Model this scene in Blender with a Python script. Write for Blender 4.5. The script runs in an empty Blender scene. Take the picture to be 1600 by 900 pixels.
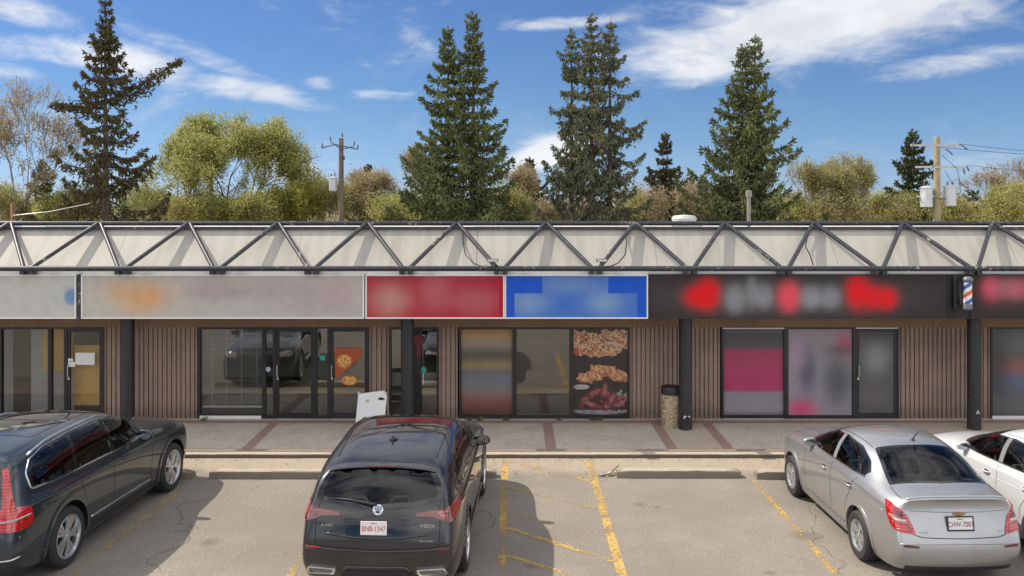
import bpy, bmesh, math, random
import numpy as np
from mathutils import Vector, Matrix
from mathutils.bvhtree import BVHTree
from mathutils.geometry import delaunay_2d_cdt

R = math.radians
scene = bpy.context.scene
COL = scene.collection
F, HC, HY = 1370.0, 4.75, 314.0          # focal length in photo pixels, eye height, horizon row
def at(x, y, Y):
    return Vector(((x-800)/F*Y, Y, HC-(y-HY)/F*Y))
def gx(x, y):
    k = HC/(y-HY); return ((x-800)*k, F*k)

# ---------------------------------------------------------------- helpers
class MB:
    def __init__(s): s.v = []; s.f = []
    def add(s, vs, fs):
        n = len(s.v); s.v += [tuple(v) for v in vs]; s.f += [tuple(i+n for i in f) for f in fs]; return s
    def box(s, x0, x1, y0, y1, z0, z1, b=0):
        if b:
            vs = []
            for (x, sx) in ((x0, 1), (x1, -1)):
                for (y, sy) in ((y0, 1), (y1, -1)):
                    for (z, sz) in ((z0, 1), (z1, -1)):
                        vs += [(x+sx*b, y+sy*b, z), (x+sx*b, y, z+sz*b), (x, y+sy*b, z+sz*b)]
            bm = bmesh.new()
            for v in vs: bm.verts.new(v)
            r = bmesh.ops.convex_hull(bm, input=bm.verts[:])
            bm.verts.index_update()
            s.add([v.co[:] for v in bm.verts], [[v.index for v in f.verts] for f in bm.faces]); bm.free(); return s
        return s.add([(x0,y0,z0),(x1,y0,z0),(x1,y1,z0),(x0,y1,z0),(x0,y0,z1),(x1,y0,z1),(x1,y1,z1),(x0,y1,z1)],
                     [(0,3,2,1),(4,5,6,7),(0,1,5,4),(1,2,6,5),(2,3,7,6),(3,0,4,7)])
    def tube(s, pts, r, n=10, cap=True):
        pts = [Vector(p) for p in pts]; rs = r if isinstance(r, (list, tuple)) else [r]*len(pts)
        base = len(s.v); up = None
        for i, p in enumerate(pts):
            t = (pts[min(i+1, len(pts)-1)]-pts[max(i-1, 0)]).normalized()
            if up is None:
                up = Vector((0,0,1)) if abs(t.z) < .9 else Vector((1,0,0))
            a = t.cross(up).normalized(); b = a.cross(t).normalized(); up = b
            for k in range(n):
                q = p + rs[i]*(math.cos(2*math.pi*k/n)*a+math.sin(2*math.pi*k/n)*b); s.v.append(q[:])
        for i in range(len(pts)-1):
            for k in range(n):
                k2 = (k+1) % n
                s.f.append((base+i*n+k, base+i*n+k2, base+(i+1)*n+k2, base+(i+1)*n+k))
        if cap:
            s.f.append(tuple(base+k for k in reversed(range(n))))
            s.f.append(tuple(base+(len(pts)-1)*n+k for k in range(n)))
        return s
    def lathe(s, prof, c, axis='z', n=32, closed=False):
        base = len(s.v); m = len(prof)
        for (r, h) in prof:
            for k in range(n):
                a = 2*math.pi*k/n; u, w = r*math.cos(a), r*math.sin(a)
                s.v.append({'z': (c[0]+u, c[1]+w, c[2]+h), 'x': (c[0]+h, c[1]+u, c[2]+w), 'y': (c[0]+u, c[1]+h, c[2]+w)}[axis])
        for i in range(m if closed else m-1):
            j = (i+1) % m
            for k in range(n):
                k2 = (k+1) % n; s.f.append((base+i*n+k, base+i*n+k2, base+j*n+k2, base+j*n+k))
        return s
    def prism(s, poly, z0, z1, frame=None):
        """poly in 2D extruded; frame maps (u,v,w)->xyz"""
        fr = frame or (lambda u, v, w: (u, v, w)); n = len(poly); b = len(s.v)
        for w in (z0, z1):
            for (u, v) in poly: s.v.append(tuple(fr(u, v, w)))
        s.f.append(tuple(b+k for k in reversed(range(n)))); s.f.append(tuple(b+n+k for k in range(n)))
        for k in range(n): s.f.append((b+k, b+(k+1) % n, b+n+(k+1) % n, b+n+k))
        return s
    def build(s, name, m=None, parent=None, smooth=False, auto=None, fix=True):
        me = bpy.data.meshes.new(name); me.from_pydata(s.v, [], s.f)
        if fix:
            bm = bmesh.new(); bm.from_mesh(me); bmesh.ops.recalc_face_normals(bm, faces=bm.faces); bm.to_mesh(me); bm.free()
        me.update()
        if smooth or auto: me.shade_smooth()
        o = bpy.data.objects.new(name, me); COL.objects.link(o)
        if m: me.materials.append(m)
        if parent: o.parent = parent
        if auto:
            me.set_sharp_from_angle(angle=R(auto))
        return o

def tag(o, label=None, cat=None, group=None, kind=None):
    if label: o['label'] = label
    if cat: o['category'] = cat
    if group: o['group'] = group
    if kind: o['kind'] = kind
    return o
def empty(name, loc, rz=0):
    o = bpy.data.objects.new(name, None); COL.objects.link(o); o.location = loc; o.rotation_euler = (0, 0, rz)
    o.empty_display_size = .3; return o
def copy_tree(o, parent=None):
    c = o.copy(); COL.objects.link(c); c.parent = parent
    for ch in [q for q in scene.objects if q.parent == o]: copy_tree(ch, c)
    return c
def np_mesh(name, V, Fa, m, parent=None, smooth=False):
    """V (n,3) array, Fa (m,k) array of equal-size faces"""
    V = np.asarray(V, np.float32); Fa = np.asarray(Fa, np.int32); k = Fa.shape[1]
    me = bpy.data.meshes.new(name)
    me.vertices.add(len(V)); me.vertices.foreach_set('co', V.ravel())
    me.loops.add(Fa.size); me.loops.foreach_set('vertex_index', Fa.ravel())
    me.polygons.add(len(Fa)); me.polygons.foreach_set('loop_start', np.arange(0, Fa.size, k, dtype=np.int32))
    me.update(calc_edges=True); me.validate()
    if smooth: me.shade_smooth()
    if m: me.materials.append(m)
    o = bpy.data.objects.new(name, me); COL.objects.link(o)
    if parent: o.parent = parent
    return o
def lin(c):
    c = np.asarray(c, float)/255.0
    return np.where(c <= .04045, c/12.92, ((c+.055)/1.055)**2.4)
def noise2(nx, ny, cell, rng):
    gw, gh = max(2, int(nx/cell)+3), max(2, int(ny/cell)+3)
    g = rng.random((gh, gw)); x = np.arange(nx)/cell; y = np.arange(ny)/cell
    xi, yi = x.astype(int), y.astype(int); fx, fy = x-xi, y-yi; fx = fx*fx*(3-2*fx); fy = fy*fy*(3-2*fy)
    a = g[yi][:, xi]; b = g[yi][:, xi+1]; c = g[yi+1][:, xi]; d = g[yi+1][:, xi+1]
    return (a*(1-fx)+b*fx)*(1-fy)[:, None]+(c*(1-fx)+d*fx)*fy[:, None]
def painted(name, x0, x1, z0, z1, Y, cell, fn, m, parent):
    """upright sheet facing -Y, its printed picture kept as a colour attribute; fn(U,V)->(...,3) linear, V up"""
    nx, ny = max(2, int((x1-x0)/cell)), max(2, int((z1-z0)/cell))
    xs = np.linspace(x0, x1, nx+1); zs = np.linspace(z0, z1, ny+1)
    X, Z = np.meshgrid(xs, zs); V = np.stack([X, np.full_like(X, Y), Z], -1).reshape(-1, 3)
    i = np.arange(nx)[None, :]+np.arange(ny)[:, None]*(nx+1); i = i.ravel()
    Fa = np.stack([i, i+1, i+nx+2, i+nx+1], -1)
    o = np_mesh(name, V, Fa, m, parent)
    U, W = np.meshgrid(np.linspace(0, 1, nx+1), np.linspace(0, 1, ny+1))
    c = np.clip(fn(U, W), 0, 1); rgba = np.concatenate([c, np.ones(c.shape[:2]+(1,))], -1).reshape(-1)
    at_ = o.data.color_attributes.new('Col', 'FLOAT_COLOR', 'POINT'); at_.data.foreach_set('color', rgba.astype(np.float32))
    return o

# ---------------------------------------------------------------- materials
class NT:
    def __init__(s, name, world=False):
        if world: s.t = world.node_tree
        else:
            s.m = bpy.data.materials.new(name); s.m.use_nodes = True; s.t = s.m.node_tree
        s.t.nodes.clear(); s.n = s.t.nodes
    def node(s, typ, **kw):
        q = s.n.new(typ)
        for k, v in kw.items():
            if k.startswith('i_'):
                key = k[2:]; key = int(key) if key.isdigit() else key.replace('_', ' ')
                s.put(q.inputs[key], v)
            else: setattr(q, k, v)
        return q
    def put(s, inp, v):
        if isinstance(v, bpy.types.NodeSocket): s.t.links.new(v, inp)
        elif isinstance(v, bpy.types.Node): s.t.links.new(v.outputs[0], inp)
        else:
            if isinstance(v, (tuple, list)) and len(v) == 3 and inp.type == 'RGBA': v = (*v, 1)
            inp.default_value = v
    def math(s, op, a, b=0.0, c=None, clamp=False):
        q = s.n.new('ShaderNodeMath'); q.operation = op; q.use_clamp = clamp; s.put(q.inputs[0], a); s.put(q.inputs[1], b)
        if c is not None: s.put(q.inputs[2], c)
        return q.outputs[0]
    def mix(s, f, a, b, mode='MIX'):
        q = s.n.new('ShaderNodeMix'); q.data_type = 'RGBA'; q.blend_type = mode
        s.put(q.inputs[0], f); s.put(q.inputs[6], a); s.put(q.inputs[7], b); return q.outputs[2]
    def ramp(s, f, a, b, lo=0., hi=1.):
        q = s.n.new('ShaderNodeMapRange'); q.interpolation_type = 'SMOOTHSTEP'
        for i, v in enumerate((f, a, b, lo, hi)): s.put(q.inputs[i], v)
        return q.outputs[0]
    def noise(s, vec, scale, detail=3., rough=.55, dist=0.):
        q = s.n.new('ShaderNodeTexNoise'); s.put(q.inputs['Vector'], vec)
        for k, v in (('Scale', scale), ('Detail', detail), ('Roughness', rough), ('Distortion', dist)): q.inputs[k].default_value = v
        return q.outputs[0]
    def obj(s): return s.n.new('ShaderNodeTexCoord').outputs['Object']
    def out(s, sh):
        o = s.n.new('ShaderNodeOutputMaterial'); s.t.links.new(sh if isinstance(sh, bpy.types.NodeSocket) else sh.outputs[0], o.inputs[0]); return s.m
    def bump(s, h, strength=.3, dist=.01):
        q = s.n.new('ShaderNodeBump'); q.inputs['Strength'].default_value = strength; q.inputs['Distance'].default_value = dist
        s.put(q.inputs['Height'], h); return q.outputs[0]
    def bsdf(s, col, rough=.6, **kw):
        q = s.n.new('ShaderNodeBsdfPrincipled'); s.put(q.inputs['Base Color'], col); s.put(q.inputs['Roughness'], rough)
        for k, v in kw.items(): s.put(q.inputs[k.replace('_', ' ')], v)
        return q
def mat(name, col, rough=.6, var=.12, scale=3., fine=40., bump=0., bscale=60., bdist=.005, **kw):
    t = NT(name); o = t.obj()
    n = t.noise(o, scale, 4.); n2 = t.noise(o, fine, 2.)
    f = t.math('ADD', t.math('MULTIPLY', n, .65), t.math('MULTIPLY', n2, .35))
    c = t.mix(t.ramp(f, .3, .7), tuple(x*(1-var) for x in col), tuple(min(1, x*(1+var)) for x in col))
    if bump: kw['Normal'] = t.bump(t.noise(o, bscale, 3.), bump, bdist)
    return t.out(t.bsdf(c, t.ramp(n, .2, .8, max(0, rough-.07), min(1, rough+.07)), **kw))
def vcol_mat(name, rough=.5, **kw):
    t = NT(name); a = t.n.new('ShaderNodeVertexColor'); a.layer_name = 'Col'
    n = t.noise(t.obj(), 5., 5.)
    return t.out(t.bsdf(t.mix(t.ramp(n, .35, .7, 0, .22), a.outputs[0], t.mix(1., a.outputs[0], (.62, .60, .55), 'MULTIPLY')), rough, **kw))

M = {}
M['black'] = mat('black_paint', (.018, .02, .024), .45, .3, 2, 30)
M['tube'] = None
M['rubber'] = mat('rubber', (.025, .025, .026), .75, .25, 8, 60)
M['dark_plastic'] = mat('dark_plastic', (.022, .022, .024), .55, .2, 6, 60)
M['gloss_black'] = mat('gloss_black', (.006, .006, .007), .08, .2, 3, 30, Coat_Weight=.6)
M['chrome'] = mat('chrome', (.78, .78, .8), .18, .05, 3, 30, Metallic=1.)
M['satin'] = mat('satin_metal', (.62, .63, .65), .3, .08, 3, 30, Metallic=1.)
M['alloy'] = mat('alloy', (.6, .61, .63), .32, .1, 8, 60, Metallic=.9)
M['void'] = mat('wheel_well_black', (.008, .008, .008), .9, .1)
M['seat'] = mat('seat_fabric', (.05, .05, .055), .8, .2, 5, 60)
M['seat_grey'] = mat('seat_grey', (.16, .16, .165), .8, .15, 5, 60)
M['frame'] = mat('bronze_black_aluminium', (.022, .022, .024), .35, .2, 2, 30)
M['alum'] = mat('mill_aluminium', (.62, .62, .6), .4, .08, 3, 40, Metallic=.3)
M['white'] = mat('white_enamel', (.72, .72, .70), .45, .05, 3, 30)
M['paper'] = mat('paper', (.8, .8, .78), .7, .03)
def kerb_mat():
    t = NT('kerb_worn_face_shade'); g = t.n.new('ShaderNodeNewGeometry').outputs['Position']; sp = t.node('ShaderNodeSeparateXYZ', i_Vector=g)
    n = t.noise(g, 3., 5.); f = t.noise(g, 50., 3.)
    c = t.mix(t.ramp(f, .3, .7), (.34, .305, .245), (.48, .43, .355)); c = t.mix(t.ramp(n, .5, .75, 0, .5), c, (.25, .22, .175))
    c = t.mix(t.ramp(t.math('ADD', sp.outputs[2], t.math('MULTIPLY', t.math('SUBTRACT', n, .5), .03)), .074, .058), c, (.11, .085, .058))  # shade of the front face painted in as dark brown below the lip
    return t.out(t.bsdf(c, .93, Normal=t.bump(f, .6, .008)))
M['kerb'] = kerb_mat()
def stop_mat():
    t = NT('wheel_stop_painted_shade'); g = t.n.new('ShaderNodeNewGeometry').outputs['Position']; sp = t.node('ShaderNodeSeparateXYZ', i_Vector=g)
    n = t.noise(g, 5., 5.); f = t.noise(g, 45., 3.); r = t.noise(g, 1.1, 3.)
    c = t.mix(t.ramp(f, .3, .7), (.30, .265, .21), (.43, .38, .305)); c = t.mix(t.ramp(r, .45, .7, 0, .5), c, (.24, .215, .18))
    c = t.mix(t.ramp(t.math('ADD', sp.outputs[2], t.math('MULTIPLY', t.math('SUBTRACT', n, .5), .05)), .135, .105, 0, .85), c, (.165, .14, .108))  # sides below the top edge coloured darker to imitate their shade
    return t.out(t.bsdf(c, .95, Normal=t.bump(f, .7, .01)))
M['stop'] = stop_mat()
M['concrete'] = mat('kerb_concrete', (.40, .345, .265), .9, .2, 1.5, 30, bump=.5, bscale=50)
def rusty_tube():
    t = NT('weathered_black_tube'); o = t.obj()
    g = t.n.new('ShaderNodeNewGeometry').outputs['Position']
    n = t.noise(g, 2.2, 8., .75); n2 = t.noise(g, 14., 5., .7)
    c = t.mix(t.ramp(n2, .3, .7), (.016, .018, .026), (.036, .04, .050))
    w = t.ramp(t.math('ADD', t.math('MULTIPLY', n, .6), t.math('MULTIPLY', n2, .4)), .57, .62)
    c = t.mix(w, c, (.30, .28, .25))
    return t.out(t.bsdf(c, t.mix(w, (.38,)*3, (.8,)*3), Normal=t.bump(n2, .3, .003)))
M['tube'] = rusty_tube()
def cream_panel():
    t = NT('cream_panel'); g = t.n.new('ShaderNodeNewGeometry').outputs['Position']
    mp = t.node('ShaderNodeMapping', i_Vector=g); mp.inputs['Scale'].default_value = (5, .6, .6)
    n = t.noise(mp.outputs[0], 1., 5.); n2 = t.noise(g, .6, 3.); n3 = t.noise(g, 25., 3.)
    c = t.mix(t.ramp(n, .35, .75), (.385, .368, .325), (.30, .285, .25))
    c = t.mix(t.ramp(n2, .3, .7, 0, .35), c, (.43, .41, .365))
    c = t.mix(t.ramp(n3, .6, .75, 0, .25), c, (.33, .29, .23))
    m2 = t.node('ShaderNodeMapping', i_Vector=g); m2.inputs['Scale'].default_value = (14, 1.2, 1.2)
    c = t.mix(t.ramp(t.noise(m2.outputs[0], 1., 6., .7), .60, .76, 0, .5), c, (.26, .225, .18))
    return t.out(t.bsdf(c, .55, Normal=t.bump(n3, .1, .002)))
M['panel'] = cream_panel()
def stucco(name, a, b):
    t = NT(name); g = t.n.new('ShaderNodeNewGeometry').outputs['Position']
    n = t.noise(g, 70., 4., .7); n2 = t.noise(g, 1.3, 4.); n3 = t.noise(g, 9., 4.)
    c = t.mix(t.ramp(n, .3, .7), a, b)
    c = t.mix(t.ramp(n2, .35, .7, 0, .35), c, tuple(.72*x for x in a))
    c = t.mix(t.ramp(n3, .62, .78, 0, .5), c, tuple(1.5*x for x in b))
    sp = t.node('ShaderNodeSeparateXYZ', i_Vector=g)
    d = t.ramp(t.math('ADD', sp.outputs[2], t.math('MULTIPLY', n3, -.35)), .25, .0, 0, .5)   # splash dirt at the foot
    c = t.mix(d, c, (.13, .105, .085))
    return t.out(t.bsdf(c, .95, Normal=t.bump(n, .9, .012)))
M['stucco'] = stucco('ribbed_stucco', (.235, .165, .13), (.46, .34, .275))
M['header'] = stucco('header_stucco', (.19, .12, .075), (.38, .25, .155))
def glass(name, tint, refl, rough=0.0, ior=1.5):
    t = NT(name)
    tr = t.node('ShaderNodeBsdfTransparent', i_Color=tint); gl = t.node('ShaderNodeBsdfGlossy', i_Color=(1, 1, 1)); gl.inputs['Roughness'].default_value = rough
    n = t.noise(t.obj(), 1.1, 2.); t.put(gl.inputs['Normal'], t.bump(n, .06, .02))
    lw = t.node('ShaderNodeFresnel'); lw.inputs[0].default_value = ior
    f = t.math('ADD', lw.outputs[0], refl, clamp=True)
    return t.out(t.node('ShaderNodeMixShader', i_0=f, i_1=tr.outputs[0], i_2=gl.outputs[0]))
M['mid_shop'] = glass('shop_glass_mid', (.85, .86, .84), .10); M['clear_shop'] = glass('shop_glass_clear', (.85, .86, .84), .05)
M['glass'] = glass('shop_glass', (.78, .80, .76), .15)
M['car_glass'] = glass('car_glass', (.50, .55, .53), .0, ior=1.42)
M['dark_glass'] = glass('privacy_glass', (.06, .065, .07), .01, ior=1.42)
M['print'] = vcol_mat('printed_vinyl', .45)
M['signface'] = vcol_mat('sign_face', .6, Specular_IOR_Level=.25)

def asphalt():
    t = NT('asphalt'); g = t.n.new('ShaderNodeNewGeometry').outputs['Position']; sp = t.node('ShaderNodeSeparateXYZ', i_Vector=g)
    big = t.noise(g, .35, 5., .6); mid = t.noise(g, 2.2, 6., .65); fine = t.noise(g, 55., 3., .8); fine2 = t.noise(g, 160., 2., .7)
    c = t.mix(t.ramp(big, .3, .7), (.205, .182, .152), (.325, .29, .24))
    c = t.mix(t.ramp(mid, .42, .62, 0, .6), c, (.225, .20, .168))
    c = t.mix(t.ramp(fine, .40, .60, 0, .75), c, (.115, .103, .088))
    c = t.mix(t.ramp(t.noise(g, 24., 3., .7), .55, .68, 0, .5), c, (.40, .37, .325))
    lane = t.math('ABSOLUTE', t.math('SUBTRACT', t.math('FRACT', t.math('ADD', t.math('DIVIDE', sp.outputs[0], 2.71), .55)), .5))
    c = t.mix(t.math('MULTIPLY', t.ramp(lane, .32, .12, 0, .35), t.ramp(t.noise(g, .8, 4.), .35, .65)), c, (.17, .155, .135))
    c = t.mix(t.ramp(t.noise(g, 9., 5., .75), .58, .72, 0, .45), c, (.15, .135, .115))
    c = t.mix(t.ramp(fine2, .56, .68, 0, .6), c, (.40, .37, .32))
    # sandy dirt gathered at the kerb
    d = t.math('ADD', sp.outputs[1], t.math('MULTIPLY', t.math('SUBTRACT', t.noise(g, 1.7, 5.), .5), 1.6))
    c = t.mix(t.ramp(d, 14.9, 15.8, 0, .7), c, t.mix(t.ramp(fine, .3, .7), (.31, .255, .185), (.42, .355, .27)))
    # cracks
    wob = t.node('ShaderNodeVectorMath', operation='ADD'); t.put(wob.inputs[0], g)
    nz = t.n.new('ShaderNodeTexNoise'); nz.inputs['Scale'].default_value = 1.5; t.put(nz.inputs['Vector'], g)
    sc = t.node('ShaderNodeVectorMath', operation='SCALE'); t.put(sc.inputs[0], nz.outputs[1]); sc.inputs['Scale'].default_value = .9; t.put(wob.inputs[1], sc.outputs[0])
    vo = t.n.new('ShaderNodeTexVoronoi'); vo.feature = 'DISTANCE_TO_EDGE'; vo.inputs['Scale'].default_value = .17; t.put(vo.inputs['Vector'], wob.outputs[0])
    k = t.math('MULTIPLY', t.ramp(vo.outputs[0], .0010, .0035, 1, 0), t.ramp(t.noise(g, .5, 3.), .42, .58))
    c = t.mix(t.math('MULTIPLY', k, .5), c, (.10, .085, .065))
    # oil drips
    for (x, y, r) in ((2.0, 13.72, .16), (2.25, 13.6, .09), (3.3, 11.2, .10), (4.2, 12.4, .32), (.25, 11.4, .12), (-4.2, 12.2, .2)):
        v = t.node('ShaderNodeVectorMath', operation='DISTANCE'); t.put(v.inputs[0], g); v.inputs[1].default_value = (x, y, 0)
        s = t.ramp(t.math('ADD', v.outputs['Value'], t.math('MULTIPLY', t.math('SUBTRACT', mid, .5), r*1.6)), r*.2, r, .5, 0)
        c = t.mix(s, c, (.09, .075, .06))
    h = t.math('SUBTRACT', t.math('ADD', fine, t.math('MULTIPLY', fine2, .5)), t.math('MULTIPLY', k, 2.))
    return t.out(t.bsdf(c, .93, Normal=t.bump(h, .55, .01)))
M['asphalt'] = asphalt()
def paint_line(name, wear, col=(.52, .35, .11)):
    t = NT(name); g = t.n.new('ShaderNodeNewGeometry').outputs['Position']
    n = t.noise(g, 22., 6., .75); b = t.noise(g, 1.6, 3.)
    f = t.ramp(t.math('ADD', n, t.math('MULTIPLY', t.math('SUBTRACT', b, .5), .55)), wear, wear+.07)
    p = t.bsdf(t.mix(t.ramp(t.noise(g, 90., 2.), .3, .7), col, tuple(x*.75 for x in col)), .85)
    return t.out(t.node('ShaderNodeMixShader', i_0=f, i_1=t.n.new('ShaderNodeBsdfTransparent').outputs[0], i_2=p.outputs[0]))
M['line_new'] = paint_line('yellow_line', .44); M['line_mid'] = paint_line('yellow_line_worn', .475, (.55, .34, .09)); M['line_old'] = paint_line('yellow_line_faded', .50, (.44, .31, .13))
def walk(name, a, b, dark):
    t = NT(name); g = t.n.new('ShaderNodeNewGeometry').outputs['Position']
    v = t.n.new('ShaderNodeTexVoronoi'); v.inputs['Scale'].default_value = 55.; t.put(v.inputs['Vector'], g)
    sp = t.node('ShaderNodeSeparateColor', i_Color=v.outputs['Color'])
    c = t.mix(sp.outputs[0], a, b); n = t.noise(g, 1.2, 5.)
    c = t.mix(t.ramp(n, .4, .7, 0, .45), c, dark); c = t.mix(t.ramp(t.noise(g, 8., 4.), .6, .75, 0, .4), c, tuple(.6*x for x in a))
    return t.out(t.bsdf(c, .93, Normal=t.bump(v.outputs['Distance'], .5, .006)))
M['aggregate'] = walk('exposed_aggregate', (.34, .305, .255), (.64, .575, .49), (.34, .295, .24))
M['brick_band'] = walk('red_concrete_band', (.26, .165, .135), (.37, .25, .205), (.25, .165, .135))
M['smooth_slab'] = walk('dusty_slab', (.37, .315, .25), (.52, .445, .355), (.36, .30, .235))
M['soil'] = mat('soil', (.14, .12, .07), .95, .3, .3, 20)
M['gravel'] = mat('roof_gravel', (.42, .40, .37), .95, .2, 1, 60, bump=.5)
# ================================================================ camera, light, sky
cam = bpy.data.objects.new('camera', bpy.data.cameras.new('camera')); COL.objects.link(cam)
cam.location = (0, 0, HC); cam.rotation_euler = (R(90), 0, 0)
cam.data.sensor_width = 36; cam.data.lens = 36*F/1600; cam.data.shift_y = -(450-HY)/1600
cam.data.clip_end = 2000; scene.camera = cam
scene.cycles.max_bounces = 7; scene.cycles.glossy_bounces = 4; scene.cycles.diffuse_bounces = 4
scene.render.resolution_x = 1024; scene.render.resolution_y = 576
SUN = Vector((-1.03, .36, 1.24)).normalized()
sl = bpy.data.lights.new('sun', 'SUN'); sl.energy = 3.8; sl.angle = R(.55); sl.color = (1, .90, .76)
so = bpy.data.objects.new('sun', sl); COL.objects.link(so); so.rotation_euler = (-SUN).to_track_quat('-Z', 'Y').to_euler()
so.location = (-30, 10, 40)
scene.view_settings.view_transform = 'Standard'; scene.view_settings.look = 'None'
scene.view_settings.exposure = EXPOSURE = .55; scene.view_settings.gamma = 1
w = bpy.data.worlds.new('World'); scene.world = w; w.use_nodes = True
t = NT('w', w)
sky = t.n.new('ShaderNodeTexSky'); sky.sky_type = 'NISHITA'; sky.sun_disc = False
sky.sun_elevation = math.asin(SUN.z); sky.sun_rotation = math.atan2(SUN.x, SUN.y) % (2*math.pi)
sky.altitude = 600; sky.air_density = 1.0; sky.dust_density = .3; sky.ozone_density = 2.0
d = t.node('ShaderNodeTexCoord').outputs['Generated']; sp = t.node('ShaderNodeSeparateXYZ', i_Vector=d)
az = t.math('ARCTAN2', sp.outputs[0], sp.outputs[1]); el = t.math('ARCSINE', sp.outputs[2])
# noise in stretched (azimuth, elevation)
def vec(ax, ex):
    return t.node('ShaderNodeCombineXYZ', i_0=t.math('MULTIPLY', az, ax), i_1=t.math('MULTIPLY', el, ex), i_2=.37).outputs[0]
n1 = t.noise(vec(7, 16), 1., 9., .62, .6)
n2 = t.noise(vec(22, 60), 1., 6., .6, 1.2)
nn = t.math('ADD', t.math('MULTIPLY', n1, .7), t.math('MULTIPLY', n2, .3))
total = None
for (x, y, rx, ry, til, amp) in (
    (1310, 28, 255, 74, -.08, 1.3), (1090, 92, 190, 48, .05, .85), (1240, 95, 240, 34, -.1, .55), (1490, 100, 160, 22, -.12, .7), (1440, 22, 105, 40, 0, .75),
    (195, 92, 130, 30, .12, .95), (40, 18, 90, 28, .1, .7), (60, 75, 110, 26, .1, .5), (400, 142, 120, 24, .15, .9), (330, 95, 150, 22, .35, .5), (500, 131, 40, 16, 0, .6), (590, 148, 90, 12, 0, .5),
    (860, 238, 85, 34, -.25, 1.25), (700, 300, 120, 22, 0, .5), (460, 272, 45, 28, .3, 1.2), (880, 36, 120, 13, -.05, .75), (980, 60, 120, 20, 0, .4), (1555, 255, 90, 26, 0, .35), (1560, 10, 80, 14, -.5, .5), (20, 110, 60, 14, 0, .4)):
    a0 = math.atan((x-800)/F); e0 = math.atan((HY-y)/F*math.cos(a0)); sx, sy = rx/F, ry/F
    da = t.math('SUBTRACT', az, a0); de = t.math('SUBTRACT', t.math('SUBTRACT', el, e0), t.math('MULTIPLY', da, -til))
    r = t.math('SQRT', t.math('ADD', t.math('POWER', t.math('ABSOLUTE', t.math('DIVIDE', da, sx)), 2), t.math('POWER', t.math('ABSOLUTE', t.math('DIVIDE', de, sy)), 2)))
    b = t.math('MULTIPLY', t.ramp(r, 1.25, .15), amp)
    total = b if total is None else t.math('MAXIMUM', total, b)
dens = t.ramp(t.math('ADD', t.math('MULTIPLY', total, .55), t.math('MULTIPLY', t.math('SUBTRACT', nn, .5), 1.5)), .04, .62)
wisp = t.math('MULTIPLY', t.ramp(t.math('ADD', nn, t.math('MULTIPLY', el, -.15)), .47, .75), .22)
back = t.noise(d, 2.6, 8., .6)                       # broken cloud out of frame, for reflections, and overbright as fill on the shaded facade
backm = t.ramp(t.math('ADD', sp.outputs[1], t.math('MULTIPLY', sp.outputs[2], -.35)), .45, .05)
backd = t.math('MULTIPLY', t.ramp(back, .36, .58), t.math('MAXIMUM', backm, t.math('MULTIPLY', t.ramp(sp.outputs[2], .25, .36), .8)))
dens = t.math('MAXIMUM', t.math('MAXIMUM', dens, wisp), backd)
dens = t.math('MULTIPLY', dens, t.ramp(sp.outputs[2], -.02, .02))
sk = t.node('ShaderNodeHueSaturation', i_Color=sky.outputs[0]); sk.inputs['Saturation'].default_value = 1.0
shade = t.ramp(t.noise(vec(9, 22), 1., 4.), .35, .7)
cloud = t.mix(backm, t.mix(shade, (4.1, 4.25, 4.5), (5.1, 5.15, 5.25)), t.mix(t.ramp(t.noise(d, 7., 6.), .3, .7), (8.2, 8.05, 7.9), (11.4, 11.2, 11.0)))
hz = t.mix(t.ramp(el, .10, -.01, 0, 1.), (.27, .37, .53), (.29, .41, .74))
skc = t.mix(1., sk.outputs[0], hz, 'MULTIPLY')
final = t.mix(t.math('MULTIPLY', dens, .92), skc, cloud)
bg = t.node('ShaderNodeBackground', i_Color=final); bg.inputs[1].default_value = .13
wo = t.n.new('ShaderNodeOutputWorld'); t.t.links.new(bg.outputs[0], wo.inputs[0])

# ================================================================ ground
def sheet(name, x0, x1, y0, y1, z, m, label=None):
    o = MB().add([(x0,y0,z),(x1,y0,z),(x1,y1,z),(x0,y1,z)], [(0,1,2,3)]).build(name, m, fix=False); return tag(o, kind='structure')
sheet('ground', -900, 900, -900, 900, -.03, M['soil'])
sheet('parking_lot', -60, 60, -60, 16.25, 0, M['asphalt'])
SW = .08
def line(pts, w_, m, z=.004):
    (x0, y0), (x1, y1) = pts; dx, dy = x1-x0, y1-y0; L = math.hypot(dx, dy); nx, ny = -dy/L*w_/2, dx/L*w_/2
    o = MB().add([(x0+nx,y0+ny,z),(x0-nx,y0-ny,z),(x1-nx,y1-ny,z),(x1+nx,y1+ny,z)], [(0,1,2,3)]).build('painted_line', m); tag(o, kind='structure')
for X, m_, w_ in ((-.13, 'line_new', .13), (1.40, 'line_new', .13)):
    line(((X, 16.0), (X, 14.6 if X < 0 else 10.3)), w_, M[m_])
line(((-.13, 14.6), (-.14, 10.3)), .11, M['line_mid'])
line(((-2.84, 14.8), (-2.8, 10.2)), .11, M['line_old']); line(((-5.45, 14.75), (-5.62, 10.2)), .11, M['line_old'])
line(((4.11, 14.9), (4.13, 10.2)), .09, M['line_mid']); line(((6.83, 14.9), (6.83, 10.2)), .10, M['line_old'])
for i, (y0, y1) in enumerate(((720, 752), (762, 796), (806, 832), (825, 878), (868, 925))):
    a = gx(796, y0); xr = 1.34; yb = gx(955, y1)[1]
    line(((-.06, a[1]), (xr, yb)), .085, M['line_mid' if i in (0, 3, 4) else 'line_old'], .0045 if i else .004)
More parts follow.
